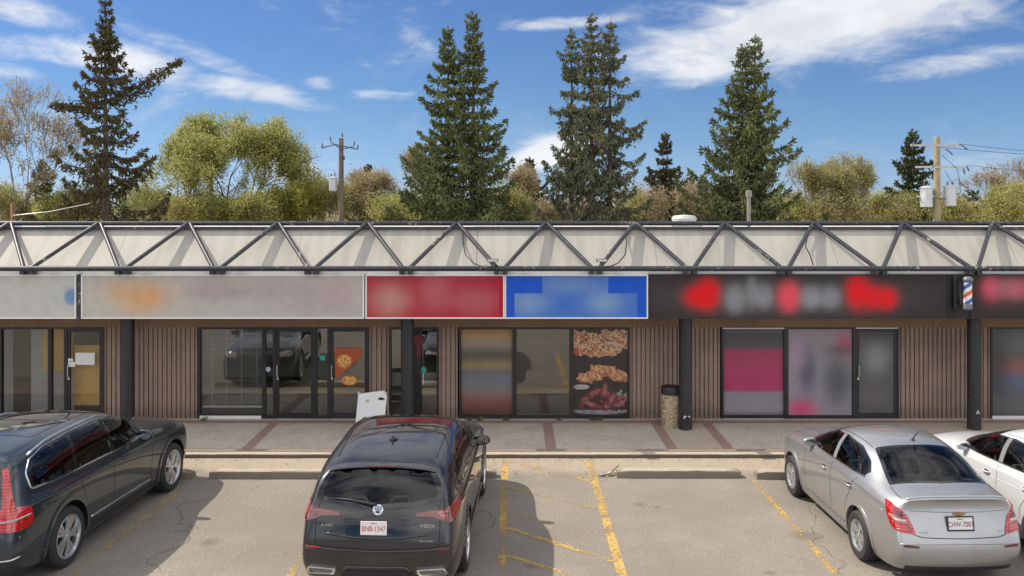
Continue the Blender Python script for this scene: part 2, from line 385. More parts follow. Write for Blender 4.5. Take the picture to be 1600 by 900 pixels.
# kerb with a worn rounded lip, pavement slabs and red bands
kb = MB()
rnd = random.Random(5); xs = [-30]
while xs[-1] < 30: xs.append(xs[-1]+rnd.choice((.35, .5, .7)))
prof = [(16.19, -.02), (16.19, .055), (16.205, .078), (16.23, .086), (16.352, .086)]
for i, x in enumerate(xs):
    j = rnd.uniform(-.012, .012); kz = rnd.uniform(-.006, .004)
    for (y, z) in prof: kb.v.append((x, y+(j if y < 16.3 else 0), z+(kz if z > .05 and y < 16.3 else 0)))
for i in range(len(xs)-1):
    for k in range(4): a = i*5+k; kb.f.append((a, a+5, a+6, a+1))
tag(kb.build('kerb', M['kerb'], smooth=True), kind='structure')
sheet('pavement', -30, 30, 16.35, 19.5, SW, M['aggregate'])
bands = [-10.73, -7.87-.53, -7.87+.53, -5.0, -2.14-.53, -2.14+.53, .74, 3.55-.53, 3.55+.53, 6.5, 9.46-.53, 9.46+.53, 12.4]
sheet('pavement', -30, 30, 16.36, 16.50, SW+.004, M['brick_band']); sheet('pavement', -30, 30, 18.42, 18.76, SW+.004, M['brick_band'])
for b in bands:
    if b < 6: sheet('pavement', b-.1, b+.1, 16.50, 18.42, SW+.004, M['brick_band'])
for c in (-7.87, -2.14, 3.55): sheet('pavement', c-.43, c+.43, 16.50, 18.42, SW+.004, M['smooth_slab'])
sheet('pavement', 7.0, 16, 16.50, 18.42, SW+.004, M['smooth_slab'])

# wheel stops
def wheel_stop(x0, x1, Y, label, rz=0, broken=False, tone='concrete'):
    L = x1-x0; b = MB(); n = 14
    pr = [(-.11, 0), (-.108, .08), (-.100, .122), (-.088, .132), (.07, .132), (.085, .122), (.11, .07), (.12, 0)]
    rr = random.Random(int(x0*77))
    for i in range(n+1):
        u = i/n; x = -L/2+L*u; e = .03 if i in (0, n) else 0
        for (y, z) in pr:
            b.v.append((x, y*(1-e*4)+rr.uniform(-.004, .004), max(0, z-(e if z > .05 else 0)+rr.uniform(-.004, .004)*(z > 0))))
    for i in range(n):
        for k in range(7): a = i*8+k; b.f.append((a, a+1, a+9, a+8))
    b.f.append(tuple(range(8))); b.f.append(tuple(n*8+k for k in reversed(range(8))))
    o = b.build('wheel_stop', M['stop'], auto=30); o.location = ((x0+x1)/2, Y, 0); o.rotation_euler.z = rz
    tag(o, label, 'wheel stop', 'concrete wheel stops along the kerb'); return o
wheel_stop(-7.6, -5.46, 15.05, 'concrete wheel stop in front of the dark blue SUV')
wheel_stop(-5.18, -2.95, 15.08, 'long grey concrete wheel stop in the empty bay left of the black SUV')
wheel_stop(-2.5, -.27, 15.12, 'concrete wheel stop mostly hidden in front of the black SUV')
wheel_stop(1.80, 3.93, 15.12, 'tan concrete wheel stop with a crumbled left end in the empty bay')
wheel_stop(4.18, 6.4, 15.05, 'concrete wheel stop in front of the silver sedan')
wheel_stop(6.9, 9.1, 15.05, 'concrete wheel stop in front of the white sedan')
rr = random.Random(9)
for (px, py, s, lb) in ((968, 741, .10, 'largest broken concrete lump beside the crumbled wheel stop'), (953, 743, .07, 'small broken concrete lump second from the wheel stop end'), (942, 744, .045, 'little concrete crumb farthest left of the crumbled wheel stop')):
    bm = bmesh.new(); bmesh.ops.create_icosphere(bm, subdivisions=2, radius=1)
    for v in bm.verts: v.co *= rr.uniform(.75, 1.1)
    b = MB().add([(v.co.x*s, v.co.y*s*.8, max(-.01, v.co.z*s*.6+s*.45)) for v in bm.verts], [[q.index for q in f.verts] for f in bm.faces]); bm.free()
    X, Y = gx(px, py); o = b.build('concrete_rubble', M['concrete']); o.location = (X, Y, 0); tag(o, lb, 'rubble', 'rubble at the broken wheel stop')
b = MB(); p0 = gx(935, 746); p1 = gx(966, 733)
b.tube([(p0[0], p0[1], .02), (p0[0]+.2, p0[1]+.05, .05), (p1[0], p1[1]-.1, .10)], .009, 6)
tag(b.build('reinforcing_bar', mat('rust', (.12, .06, .035), .9)), 'rusty bent steel bar poking from the crumbled wheel stop', 'steel bar')

# ================================================================ the shop building
YF = 18.76; KF = YF/F
def fx(px): return (px-800)*KF
def fz(y): return HC-(y-HY)*KF
bld = empty('shopping_plaza', (0, YF, 0)); bld.location = (0, 0, 0)
tag(bld, 'long single storey brown ribbed shop building with a cream sloped canopy', 'building')
ZT = fz(511); ZB = SW
def rib_wall(px0, px1):
    x0, x1 = fx(px0), fx(px1); b = MB(); pitch = .0985; n = max(1, round((x1-x0)/pitch)); p = (x1-x0)/n; g = .025
    P = [(x0, YF)]
    for i in range(n):
        a = x0+i*p
        c = a+p/2
        P += [(c-g/2, YF), (c-g/2+.004, YF+.045), (c+g/2-.004, YF+.045), (c+g/2, YF)]
    P += [(x1, YF), (x1, YF+.2), (x0, YF+.2)]
    m = len(P)
    for z in (ZB, ZT): b.v += [(x, y, z) for x, y in P]
    for i in range(m): b.f.append((i, (i+1) % m, m+(i+1) % m, m+i))
    return b.build('ribbed_wall', M['stucco'], bld)
OPEN = [(-700, 163), (308, 577), (608, 686), (715, 984), (1125, 1404), (1547, 2300)]
prev = -1100
for (a, b_) in OPEN: rib_wall(prev, a) if a > prev else None; prev = b_
MB().box(-30, 30, YF-.02, YF+.25, ZT, 2.47).build('header_band', M['header'], bld)
MB().box(-30, 30, 17.62, YF-.02, 2.44, 2.50).build('soffit', mat('soffit_brown', (.12, .09, .07), .8), bld)
MB().box(-30, 30, YF-.10, YF+.25, -.02, SW+.02).build('footing', M['smooth_slab'], bld)
# sloped canopy panels, individual sheets
P0 = (17.66, 3.345); P1 = (18.36, 4.175)
cp = MB()
e = [-30+1.22*3*i for i in range(18)]
for i in range(len(e)-1):
    cp.add([(e[i]+.003, *P0), (e[i+1]-.003, *P0), (e[i+1]-.003, *P1), (e[i]+.003, *P1)], [(0,1,2,3)])
    cp.add([(e[i]+.003, P0[0]+.02, P0[1]-.02), (e[i+1]-.003, P0[0]+.02, P0[1]-.02), (e[i+1]-.003, P1[0]+.02, P1[1]-.02), (e[i]+.003, P1[0]+.02, P1[1]-.02)], [(0,3,2,1)])
cp.build('canopy_panel', M['panel'], bld, fix=False)
MB().box(-30, 30, 17.70, 18.4, 2.50, 3.3).box(-30, 30, 18.4, 18.6, 2.5, 4.12).build('canopy_core', M['dark_plastic'], bld)
MB().box(-30, 30, 18.285, 18.62, 4.168, 4.203).build('coping', M['tube'], bld)
fl = MB(); rr = random.Random(3); x = -16
while x < 16:
    L = rr.uniform(.5, 2.2); MB().box(x, x+L, 18.66, 18.9, 4.0, 4.205+rr.uniform(-.01, .012)).build('flashing', M['white'], bld); x += L+rr.uniform(.6, 2.5)
MB().box(-30, 30, 18.62, 42, 3.5, 3.62).build('roof', M['gravel'], bld)
MB().box(-30, -29.8, 18.95, 42, 0, 3.5).box(29.8, 30, 18.95, 42, 0, 3.5).box(-30, 30, 41.8, 42, 0, 3.5).build('outer_wall', M['stucco'], bld)
MB().box(-30, 30, 18.95, 41.8, .06, .1).build('shop_floor', mat('floor_tile', (.12, .11, .10), .4), bld)
MB().box(-30, 30, 18.95, 41.8, 2.6, 2.66).build('shop_ceiling', mat('ceiling_tile', (.5, .5, .48), .9), bld)
iw = mat('interior_paint', (.33, .30, .23), .8)
MB().box(-30, 30, 23.2, 23.3, .1, 2.6).box(fx(240)-.05, fx(240)+.05, 18.97, 23.2, .1, 2.6).box(fx(592)-.05, fx(592)+.05, 18.97, 23.2, .1, 2.6).box(fx(700)-.05, fx(700)+.05, 18.97, 23.2, .1, 2.6)\
  .box(fx(1050)-.05, fx(1050)+.05, 18.97, 23.2, .1, 2.6).box(fx(1530)-.05, fx(1530)+.05, 18.97, 23.2, .1, 2.6).build('interior_wall', iw, bld)
MB().box(-30, 30, 17.50, 17.62, 3.288, 3.36).box(-30, 30, 17.47, 17.53, 3.30, 3.40).build('gutter', M['white'], bld)
# tube truss
NX0, PITCH = -.22, 1.871; YB_, ZB_ = 17.3, 3.415; YT_, ZTT = 18.36, 4.281
MB().tube([(-30, YT_, ZTT), (30, YT_, ZTT)], .046, 12).build('top_chord', M['tube'], bld, auto=40)
lc = MB().tube([(-30, YB_, ZB_), (30, YB_, ZB_)], .052, 12)
for k in range(-7, 8):
    X = NX0+k*PITCH
    for s in (-.085, .085):
        lc.box(X+s-.045, X+s+.045, 17.27, 17.46, 3.30, 3.40)
lc.build('bottom_chord', M['tube'], bld, auto=40)
for k in range(-7, 8):
    X = NX0+k*PITCH; A = X+PITCH/2
    for (xb, xa) in ((X+.07, A-.035), (X+PITCH-.07, A+.035)):
        MB().tube([(xb, YB_+.02, ZB_+.01), (xa, YT_-.01, ZTT-.01)], .044, 10).build('diagonal_tube', M['tube'], bld, auto=40)
    MB().box(A-.07, A+.07, YT_-.08, YT_+.04, ZTT-.11, ZTT-.035).build('apex_bracket', M['tube'], bld)
# columns
for i, px in enumerate((-7.87, -2.14, 3.55, 9.46, -13.7)):
    c = MB().tube([(px, 17.95, SW), (px, 17.95, 2.44)], .135, 24).build('column', None, bld, auto=40)
    if i == 0:
        t = NT('chipped_black_column'); g = t.n.new('ShaderNodeNewGeometry').outputs['Position']
        n = t.noise(g, 16., 6., .8); sp_ = t.node('ShaderNodeSeparateXYZ', i_Vector=g)
        wz = t.ramp(sp_.outputs[2], 1.9, .1, .0, .07)
        cc = t.mix(t.ramp(t.math('ADD', n, wz), .70, .74), t.mix(t.noise(g, 3., 3.), (.014, .014, .016), (.035, .035, .04)), (.45, .43, .4))
        M['column'] = t.out(t.bsdf(cc, .42, Normal=t.bump(n, .15, .003)))
    c.data.materials.append(M['column'])

# paint chips low on two columns
for (X, z, w_) in ((3.52, .36, .05), (3.60, .36, .035), (3.50, .33, .03)): MB().box(X-w_/2, X+w_/2, 17.808, 17.83, z, z+.022, .003).build('paint_chip', M['paper'], bld)
cu_ = bpy.data.curves.new('t', 'FONT'); cu_.body = 'A'; cu_.size = .11; cu_.extrude = .002; to_ = bpy.data.objects.new('t', cu_); COL.objects.link(to_); dg_ = bpy.context.evaluated_depsgraph_get(); dg_.update()
me_ = bpy.data.meshes.new_from_object(to_.evaluated_get(dg_)); bpy.data.objects.remove(to_); me_.materials.clear(); me_.materials.append(M['paper'])
lo_ = bpy.data.objects.new('graffiti_letter', me_); COL.objects.link(lo_); lo_.parent = bld; lo_.location = (9.43, 17.811, .42); lo_.rotation_euler = (R(90), 0, 0)
# ---- shop windows and doors
def frame_box(b, x0, x1, z0, z1, w_, y0=YF-.03, y1=YF+.07, bot=None):
    bt = bot or w_
    b.box(x0, x0+w_, y0, y1, z0, z1); b.box(x1-w_, x1, y0, y1, z0, z1)
    b.box(x0+w_, x1-w_, y0+.002, y1-.002, z1-w_, z1); b.box(x0+w_, x1-w_, y0+.002, y1-.002, z0, z0+bt)
def pane(parent, x0, x1, z0, z1, m='glass', y=YF+.02):
    MB().add([(x0,y,z0),(x1,y,z0),(x1,y,z1),(x0,y,z1)], [(0,1,2,3)]).build('pane', M[m], parent, fix=False)
def window(a, c, bot=None, w_=.045, picture=None, cell=.02, gm='glass'):
    x0, x1 = fx(a), fx(c); z0, z1 = SW+.002, ZT; b = MB(); bt = bot or .085
    frame_box(b, x0, x1, z0, z1, w_, bot=bt)
    o = b.build('shop_window', M['frame'], bld)
    pane(o, x0+w_, x1-w_, z0+bt, z1-w_, gm)
    if picture: painted('window_print', x0+w_+.003, x1-w_-.003, z0+bt+.003, z1-w_-.003, YF+.012, cell, picture, M['print'], o)
    return o
def door(a, c, hside=-1, picture=None, gm='glass'):
    x0, x1 = fx(a), fx(c); z0, z1 = SW+.002, ZT; b = MB(); frame_box(b, x0, x1, z0, z1, .04, bot=.02)
    x0 += .043; x1 -= .043; z0 += .022; z1 -= .043
    frame_box(b, x0, x1, z0, z1, .055, YF-.015, YF+.03, bot=.11)
    o = b.build('shop_door', M['frame'], bld)
    pane(o, x0+.055, x1-.055, z0+.11, z1-.055, gm, y=YF+.01)
    if picture: painted('window_print', x0+.058, x1-.058, z0+.113, z1-.058, YF+.004, .02, picture, M['print'], o)
    hx = x0+.028 if hside < 0 else x1-.028
    MB().tube([(hx, YF-.01, 1.0), (hx, YF-.07, 1.0), (hx, YF-.07, 1.25), (hx, YF-.01, 1.25)], .012, 8).box(hx-.02, hx+.02, YF-.028, YF-.012, .93, .98).build('door_handle', M['satin'], o)
    MB().box(x0+.01, x1-.01, YF-.06, YF-.016, SW+.003, SW+.022).build('threshold', M['alum'], o)
    return o

def blobs(bg, items, soft=1.):
    def fn(U, V):
        c = np.ones(U.shape+(3,))*lin(bg)
        for (u, v, ru, rv, col, a) in items:
            r = np.sqrt(((U-u)/ru)**2+((V-v)/rv)**2); f = a/(1+np.exp((r-1)*5/soft))
            c = c*(1-f[..., None])+lin(col)*f[..., None]
        return c
    return fn
# unit 1 (left edge)
window(-700, 0); window(0, 79, gm='clear_shop'); window(79, 103, w_=.03, gm='clear_shop')
d1 = door(103, 163, -1, gm='clear_shop')
MB().box(fx(118), fx(148), YF-.005, YF-.001, fz(570), fz(551)).build('paper_notice', M['paper'], d1)
MB().box(fx(107), fx(118), YF-.020, YF-.016, fz(573), fz(565)).box(fx(107), fx(115), YF-.020, YF-.016, fz(564), fz(560)).build('sticker', M['paper'], d1)
ye = mat('yellow_board', (.80, .47, .10), .7, .1); gr = mat('grey_board', (.42, .425, .43), .7, .08)
MB().box(fx(106), fx(162), 19.02, 19.05, .32, 1.62).box(fx(54), fx(101), 19.10, 19.13, 1.05, 1.95).build('yellow_board', ye, bld)
MB().box(fx(33), fx(102), 19.15, 19.2, .1, 1.98).box(fx(-40), fx(2), 19.2, 19.24, .1, 2.0).build('grey_partition', gr, bld)
# unit 2
w2 = window(310, 413, bot=.10, gm='mid_shop')
bl = MB()
for i in range(62):
    z = .36+i*.0265; bl.add([(fx(315), YF+.075, z+.008), (fx(408), YF+.075, z+.008), (fx(408), YF+.095, z-.006), (fx(315), YF+.095, z-.006)], [(0,1,2,3)])
bl.box(fx(315), fx(408), YF+.072, YF+.10, .315, .345)
for xx in (330, 352, 376, 400): bl.box(fx(xx)-.003, fx(xx)+.003, YF+.07, YF+.073, .33, 1.98)
bl.build('window_blind', mat('white_blind', (.80, .81, .82), .5, .04), w2)
MB().box(fx(313), fx(409), YF-.045, YF-.031, SW+.01, SW+.085).build('sill_strip', M['white'], w2)
window(413, 429, w_=.03); door(429, 493, -1); window(493, 514, w_=.03)
d2 = door(514, 577, -1)
def round_sticker(px, py, r, m, parent, y=YF-.006):
    b = MB(); b.lathe([(0, 0), (fx(800+r), 0), (fx(800+r), .003)], (fx(px), y, fz(py)), 'y', 20); b.build('round_sticker', m, parent)
tq = mat('teal_sticker', (.02, .36, .27), .5, .05)
round_sticker(504, 559, 4.5, tq, bld); round_sticker(419, 577, 4, mat('pale_sticker', (.35, .45, .6), .5, .05), bld)
# triangular pizza poster on the door
Yp = YF-.006
b = MB().prism([(523, 543), (565, 543), (565, 558), (524, 592)], 0, .003, lambda u, v, w: (fx(u), Yp-w, fz(v)))
ps = b.build('door_poster', mat('red_orange_poster', (.42, .085, .03), .5, .15, 6), d2)
def pizza(px, py, rx, ry, parent):
    def fn(U, V):
        rng = np.random.default_rng(4); ny, nx = U.shape; r = np.sqrt((U-.5)**2+(V-.5)**2)*2
        n = noise2(nx, ny, 3, rng)
        c = np.where((r < .82)[..., None], lin((214, 170, 90))*(.5+n[..., None]), lin((190, 120, 60)))
        spots = (noise2(nx, ny, 4, rng) > .68) & (r < .8); c[spots] = lin((120, 45, 25)); return c
    n = 26; V = []; 
    b = MB(); b.v.append((fx(px), Yp-.0055, fz(py)))
    rings = 7
    for k in range(1, rings+1):
        for i in range(n): a = 2*math.pi*i/n; b.v.append((fx(px)+KF*rx*k/rings*math.cos(a), Yp-.0055, fz(py)+KF*ry*k/rings*math.sin(a)))
    for i in range(n):
        b.f.append((0, 1+i, 1+(i+1) % n))
        for k in range(rings-1): b.f.append((1+k*n+i, 1+(k+1)*n+i, 1+(k+1)*n+(i+1) % n, 1+k*n+(i+1) % n))
    o = b.build('pizza_picture', M['print'], parent, fix=False)
    rg = random.Random(int(px)); a_ = o.data.color_attributes.new('Col', 'FLOAT_COLOR', 'POINT')
    for i, v in enumerate(o.data.vertices):
        k = (i-1)//n+1 if i else 0
        c = lin((205, 125, 55)) if k >= rings-1 else lin(rg.choice(((235, 200, 120), (215, 160, 80), (150, 70, 35), (230, 190, 110))))
        a_.data[i].color = (*c, 1)
pizza(538, 564, 12, 11, d2); pizza(546, 594, 13, 8, d2)
# unit 3 narrow window
w3 = window(608, 686, w_=.05)
MB().box(fx(646), fx(658), YF-.025, YF+.06, SW+.09, ZT-.05).build('mullion', M['frame'], w3)
round_sticker(661.5, 578, 5, tq, w3); MB().box(fx(661), fx(662), YF-.006, YF-.003, fz(601), fz(583)).build('sticker_stem', M['white'], w3)
rd = mat('dark_red_vinyl', (.16, .02, .03), .5); round_sticker(654, 532, 9, rd, w3, YF-.032)
MB().box(fx(651), fx(657), YF-.034, YF-.03, fz(559), fz(541)).build('red_strip', rd, w3)
def chair(X, Y, label):
    o = empty('dining_chair', (X, Y, .1)); tag(o, label, 'chair', 'chairs inside the narrow shop window')
    MB().box(-.2, .2, -.2, .2, .43, .47, .01).build('seat', M['white'], o)
    MB().box(-.2, .2, .17, .2, .55, .85, .01).build('backrest', M['white'], o)
    for sx in (-1, 1):
        for sy in (-1, 1): MB().tube([(sx*.18, sy*.18, 0), (sx*.18, sy*.18, .43)], .012, 6).build('leg', M['alum'], o)
        MB().tube([(sx*.18, .185, .45), (sx*.18, .185, .84)], .012, 6).build('back_post', M['alum'], o)
    return o
chair(fx(668)*1.02, 19.25, 'white seated metal chair behind the right half of the narrow window')
chair(fx(619)*1.02, 19.25, 'white seated metal chair behind the left half of the narrow window')
# unit 4 posters
def rect(U, V, u0, u1, v0, v1, s=.03):
    f = lambda x: 1/(1+np.exp(-x/s*4)); return f(U-u0)*f(u1-U)*f(V-v0)*f(v1-V)
def soft_stack(rows, side=None):
    def fn(U, V):
        vs = [r[0] for r in rows]; c = np.zeros(U.shape+(3,))
        cols = np.array([lin(r[1]) for r in rows])
        for k in range(3): c[..., k] = np.interp(V, vs, cols[:, k])
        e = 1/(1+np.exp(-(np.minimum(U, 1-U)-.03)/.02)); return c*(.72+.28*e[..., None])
    return fn
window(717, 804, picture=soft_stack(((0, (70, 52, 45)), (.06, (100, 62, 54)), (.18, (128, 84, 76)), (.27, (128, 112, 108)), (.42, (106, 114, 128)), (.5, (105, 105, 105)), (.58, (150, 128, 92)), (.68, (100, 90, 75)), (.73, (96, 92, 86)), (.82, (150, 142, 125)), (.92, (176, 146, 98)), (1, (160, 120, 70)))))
w4 = window(804, 893, bot=.10)
def food(U, V):
    rng = np.random.default_rng(11); ny, nx = U.shape
    c = np.ones(U.shape+(3,))*lin((58, 50, 46))*(.8+.4*noise2(nx, ny, 8, rng)[..., None])
    N = [noise2(nx, ny, k, rng) for k in (1.6, 2.3, 3.6, 6., 11.)]
    wu, wv = (N[3]-.5)*.10+(N[4]-.5)*.12, (noise2(nx, ny, 6., rng)-.5)*.05+(noise2(nx, ny, 11., rng)-.5)*.05
    u, v = U+wu, V+wv
    def lay(mask, col): c[mask] = col[mask]
    def pal(n, cols):
        cols = np.array([lin(q) for q in cols]); x = np.linspace(0, 1, len(cols)); return np.stack([np.interp(np.clip(n, 0, 1), x, cols[:, k]) for k in range(3)], -1)
    mixn = .5*N[0]+.3*N[1]+.2*N[2]; mixn = (mixn-.5)*1.7+.5
    piz = ((112, 50, 36), (176, 100, 70), (214, 162, 120), (236, 210, 178), (198, 150, 112))
    lay((v > .80) & (v < .985) & (u > .50), pal(mixn, piz)); lay((v > .775) & (v < .85-.12*(u-.55)) & (u > .62), pal(.5+.3*mixn, ((160, 140, 135), (225, 215, 210))))
    top = (v < .985-.10*u) & (v > .685+.05*(u-.4)**2) & (v > .66+.35*(u-.62)*(u > .62)) & ((u < .62) | (v < .80))
    lay(top, pal(mixn, piz)); lay(top & (noise2(nx, ny, 1.9, rng) > .78) & (v > .74), pal(N[0]*.5, ((38, 28, 28), (80, 60, 55)))); lay(top & (v < .725), pal(mixn, ((150, 90, 60), (205, 150, 112), (228, 180, 142))))
    lay((U < .10) & (v > .68) & (v < .75), pal(mixn, ((180, 70, 50), (205, 95, 70))))
    def quad(cu, cv, a, b2, rot):
        q = (u-cu)*math.cos(rot)*1.0+(v-cv)*1.6*math.sin(rot); r = -(u-cu)*math.sin(rot)+(v-cv)*1.6*math.cos(rot); return (np.abs(q/a)**2.6+np.abs(r/b2)**2.6 < 1), q, r
    for (cu, cv, a, b2, ro) in ((.82, .46, .17, .14, -.3), (.30, .455, .27, .10, .12), (.60, .52, .30, .10, -.12)):
        m_, q, r = quad(cu, cv, a, b2, ro); st = .5+.5*np.sin(q*46+r*22)
        lay(m_, pal(.30*st+.55*mixn+.12, ((120, 66, 44), (172, 112, 76), (212, 160, 116), (234, 196, 156)))); lay(m_ & (r < -b2*.62), pal(mixn, ((120, 72, 56), (190, 130, 105))))
    lay((((U-.5)/.52)**2+((V-.05)/.045)**2 < 1) & (V < .055), pal(mixn, ((110, 104, 112), (165, 160, 168)))); lay(((U-.14)/.15)**2+((V-.325)/.03)**2 < 1, pal(mixn, ((140, 136, 134), (205, 203, 200))))
    for (cu, cv, a, b2, ro) in ((.22, .20, .2, .06, .5), (.40, .25, .18, .07, .25), (.58, .27, .10, .13, .1), (.30, .12, .28, .055, -.1), (.72, .19, .12, .14, -.2), (.86, .15, .12, .12, -.5), (.60, .11, .12, .08, .2), (.92, .22, .07, .06, 0)):
        q = (u-cu)*math.cos(ro)+(v-cv)*1.6*math.sin(ro); r = -(u-cu)*math.sin(ro)+(v-cv)*1.6*math.cos(ro); d_ = (q/a)**2+(r/(b2*1.35))**2
        lay(d_ < 1, pal((1-d_)*.55+mixn*.45-.05, ((50, 22, 28), (104, 46, 50), (150, 84, 84), (206, 160, 152))))
    lay((((u-.88)/.06)**2+((v-.27)/.025)**2 < 1), pal(mixn, ((80, 120, 90), (170, 205, 170))))
    return c*.9
window(893, 984, picture=food, cell=.0125)
# unit 5
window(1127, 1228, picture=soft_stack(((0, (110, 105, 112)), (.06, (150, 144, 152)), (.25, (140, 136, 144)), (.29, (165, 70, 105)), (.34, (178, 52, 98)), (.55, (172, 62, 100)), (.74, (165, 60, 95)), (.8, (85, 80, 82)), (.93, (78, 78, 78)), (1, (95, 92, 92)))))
window(1228, 1335, picture=blobs((150, 147, 156), [(.88, .85, .12, .13, (200, 70, 120), .9), (.22, .07, .2, .1, (215, 60, 115), .95), (.3, .5, .13, .22, (80, 80, 105), .9), (.78, .4, .2, .25, (75, 75, 80), .9), (.8, .75, .2, .06, (90, 88, 92), .7), (.15, .75, .12, .2, (190, 150, 185), .6), (.5, .95, .5, .08, (165, 150, 160), .5)], 1.6))
door(1335, 1404, -1, picture=blobs((88, 88, 90), [(.5, .68, .3, .16, (150, 152, 155), .9), (.45, .2, .35, .1, (108, 102, 108), .8), (.5, .98, .6, .06, (60, 60, 60), .6)], 1.8))
window(1547, 1640, picture=blobs((86, 88, 92), [(.55, .55, .6, .1, (160, 95, 85), .9), (.5, .38, .5, .1, (95, 110, 140), .9), (.55, .85, .6, .1, (115, 118, 122), .8), (.1, .5, .18, .5, (55, 55, 58), .8), (.5, .12, .6, .12, (105, 110, 110), .6)], 1.8))
MB().box(fx(1549), fx(1638), YF-.045, YF-.031, SW+.01, SW+.085).build('sill_strip', M['white'], bld)
window(1640, 2300)
# pale strip of light coloured flashing over a few openings
MB().box(fx(1129), fx(1225), YF-.034, YF-.03, ZT-.035, ZT-.012).box(fx(1337), fx(1402), YF-.034, YF-.03, ZT-.03, ZT-.008).build('head_flashing', M['paper'], bld)
MB().box(fx(1129), fx(1223), YF-.05, YF-.031, SW+.004, SW+.03).build('sill_strip', mat('weathered_sill', (.42, .38, .3), .8), bld)

# ================================================================ signs
KS = 17.40/F; SY = 17.40
def sx_(px): return (px-800)*KS
SZ0, SZ1 = HC-(498-HY)*KS, HC-(429-HY)*KS
def sign(name, a, c, fn, label, fm='white', rim=.028, cell=.022):
    x0, x1 = sx_(a), sx_(c); o = empty(name, ((x0+x1)/2, SY, SZ0)); h = SZ1-SZ0; W = (x1-x0)/2
    b = MB().box(-W, W, .012, .13, 0, h)
    b.box(-W, -W+rim, -.012, .012, 0, h); b.box(W-rim, W, -.012, .012, 0, h); b.box(-W+rim, W-rim, -.010, .012, 0, rim); b.box(-W+rim, W-rim, -.010, .012, h-rim, h)
    b.build('sign_frame', M[fm], o); painted('sign_face', -W+rim, W-rim, rim, h-rim, .004, cell, fn, M['signface'], o)
    tag(o, label, 'sign', 'shop signs above the storefronts'); return o
sign('shop_sign', -560, 119, blobs((186, 186, 180), [(.9935, .5, .018, .2, (90, 135, 185), .9)], .6), 'blank pale grey shop sign board at the left edge with a blue smudge')
s1 = sign('shop_sign', 127, 569, blobs((182, 178, 172), [(.10, .4, .1, .5, (190, 185, 172), .6), (.13, .62, .05, .22, (200, 160, 120), .7), (.19, .45, .05, .3, (208, 160, 112), .8), (.245, .5, .045, .25, (212, 155, 100), .85), (.33, .6, .03, .2, (192, 172, 150), .7), (.43, .62, .05, .2, (170, 150, 150), .8), (.53, .62, .07, .2, (166, 150, 150), .8), (.68, .62, .06, .2, (168, 152, 152), .8), (.80, .6, .05, .2, (165, 150, 152), .8), (.91, .6, .05, .22, (185, 150, 155), .8), (.77, .25, .08, .18, (172, 162, 165), .7), (.9, .25, .08, .18, (170, 158, 160), .7)], 2.), 'long off white shop sign with blurred orange and pinkish lettering')
MB().box(sx_(119.8), sx_(126.2), SY+.0, SY+.12, SZ0+.01, SZ1-.01).build('sign_gap_post', M['tube'], bld)
def redsign(U, V):
    c = blobs((168, 28, 52), [(.17, .42, .13, .36, (185, 140, 125), .9), (.5, .6, .1, .4, (180, 110, 115), .65), (.52, .9, .06, .3, (178, 95, 100), .5), (.78, .42, .17, .3, (175, 95, 100), .8), (.82, .3, .1, .2, (172, 90, 95), .6), (.5, 1.0, .5, .1, (165, 75, 88), .5)], 1.6)(U, V)
    e = (U > .972)[..., None]; return np.where(e, lin((178, 18, 44)), c)
sign('shop_sign', 571, 788.3, redsign, 'crimson red shop sign with blurred pale lettering')
def bluesign(U, V):
    base = np.ones(U.shape+(3,))*lin((26, 86, 196)); pale = blobs((70, 114, 192), [(.15, .35, .12, .25, (130, 160, 195), .8), (.7, .35, .1, .25, (135, 165, 195), .8), (.45, .8, .2, .2, (115, 145, 190), .7), (.42, .3, .05, .2, (60, 105, 190), .7)], 1.8)(U, V)
    m_ = (((U > .26) & (U < .73) & (V > .5)) | ((U > .06) & (U < .93) & (V < .58)))[..., None]; return np.where(m_, pale, base)
sign('shop_sign', 788.7, 1012.5, bluesign, 'bright blue shop sign with two rows of blurred pale lettering')
sign('shop_sign', 1013, 1481, blobs((52, 48, 47), [(.46, .5, .38, .36, (84, 80, 80), .7), (.165, .5, .042, .24, (218, 16, 26), 1.), (.20, .58, .036, .34, (222, 14, 24), 1.), (.29, .45, .035, .3, (150, 152, 158), .7), (.345, .62, .02, .34, (142, 142, 148), .65), (.385, .5, .03, .26, (150, 152, 158), .7), (.47, .5, .036, .32, (226, 76, 92), 1.), (.545, .48, .035, .24, (152, 155, 162), .75), (.61, .48, .032, .24, (145, 148, 155), .75), (.70, .62, .036, .36, (226, 16, 26), 1.), (.745, .5, .03, .26, (220, 18, 28), .95), (.795, .46, .036, .24, (222, 20, 30), 1.)], 1.15), 'wide dark charcoal shop sign with blurred red and grey lettering', 'dark_plastic', .012)
sign('shop_sign', 1481.6, 1516, blobs((52, 50, 49), [(.2, .5, .15, .45, (12, 14, 14), .8)], 1.), 'narrow dark sign panel behind the barber pole', 'dark_plastic', .01)
sign('shop_sign', 1517, 1900, blobs((52, 48, 47), [(.08, .7, .035, .25, (215, 85, 105), .9), (.16, .68, .06, .22, (185, 110, 122), .8), (.25, .68, .08, .2, (200, 95, 110), .8)], 1.5), 'dark charcoal shop sign at the right edge with blurred pink lettering', 'dark_plastic', .012)
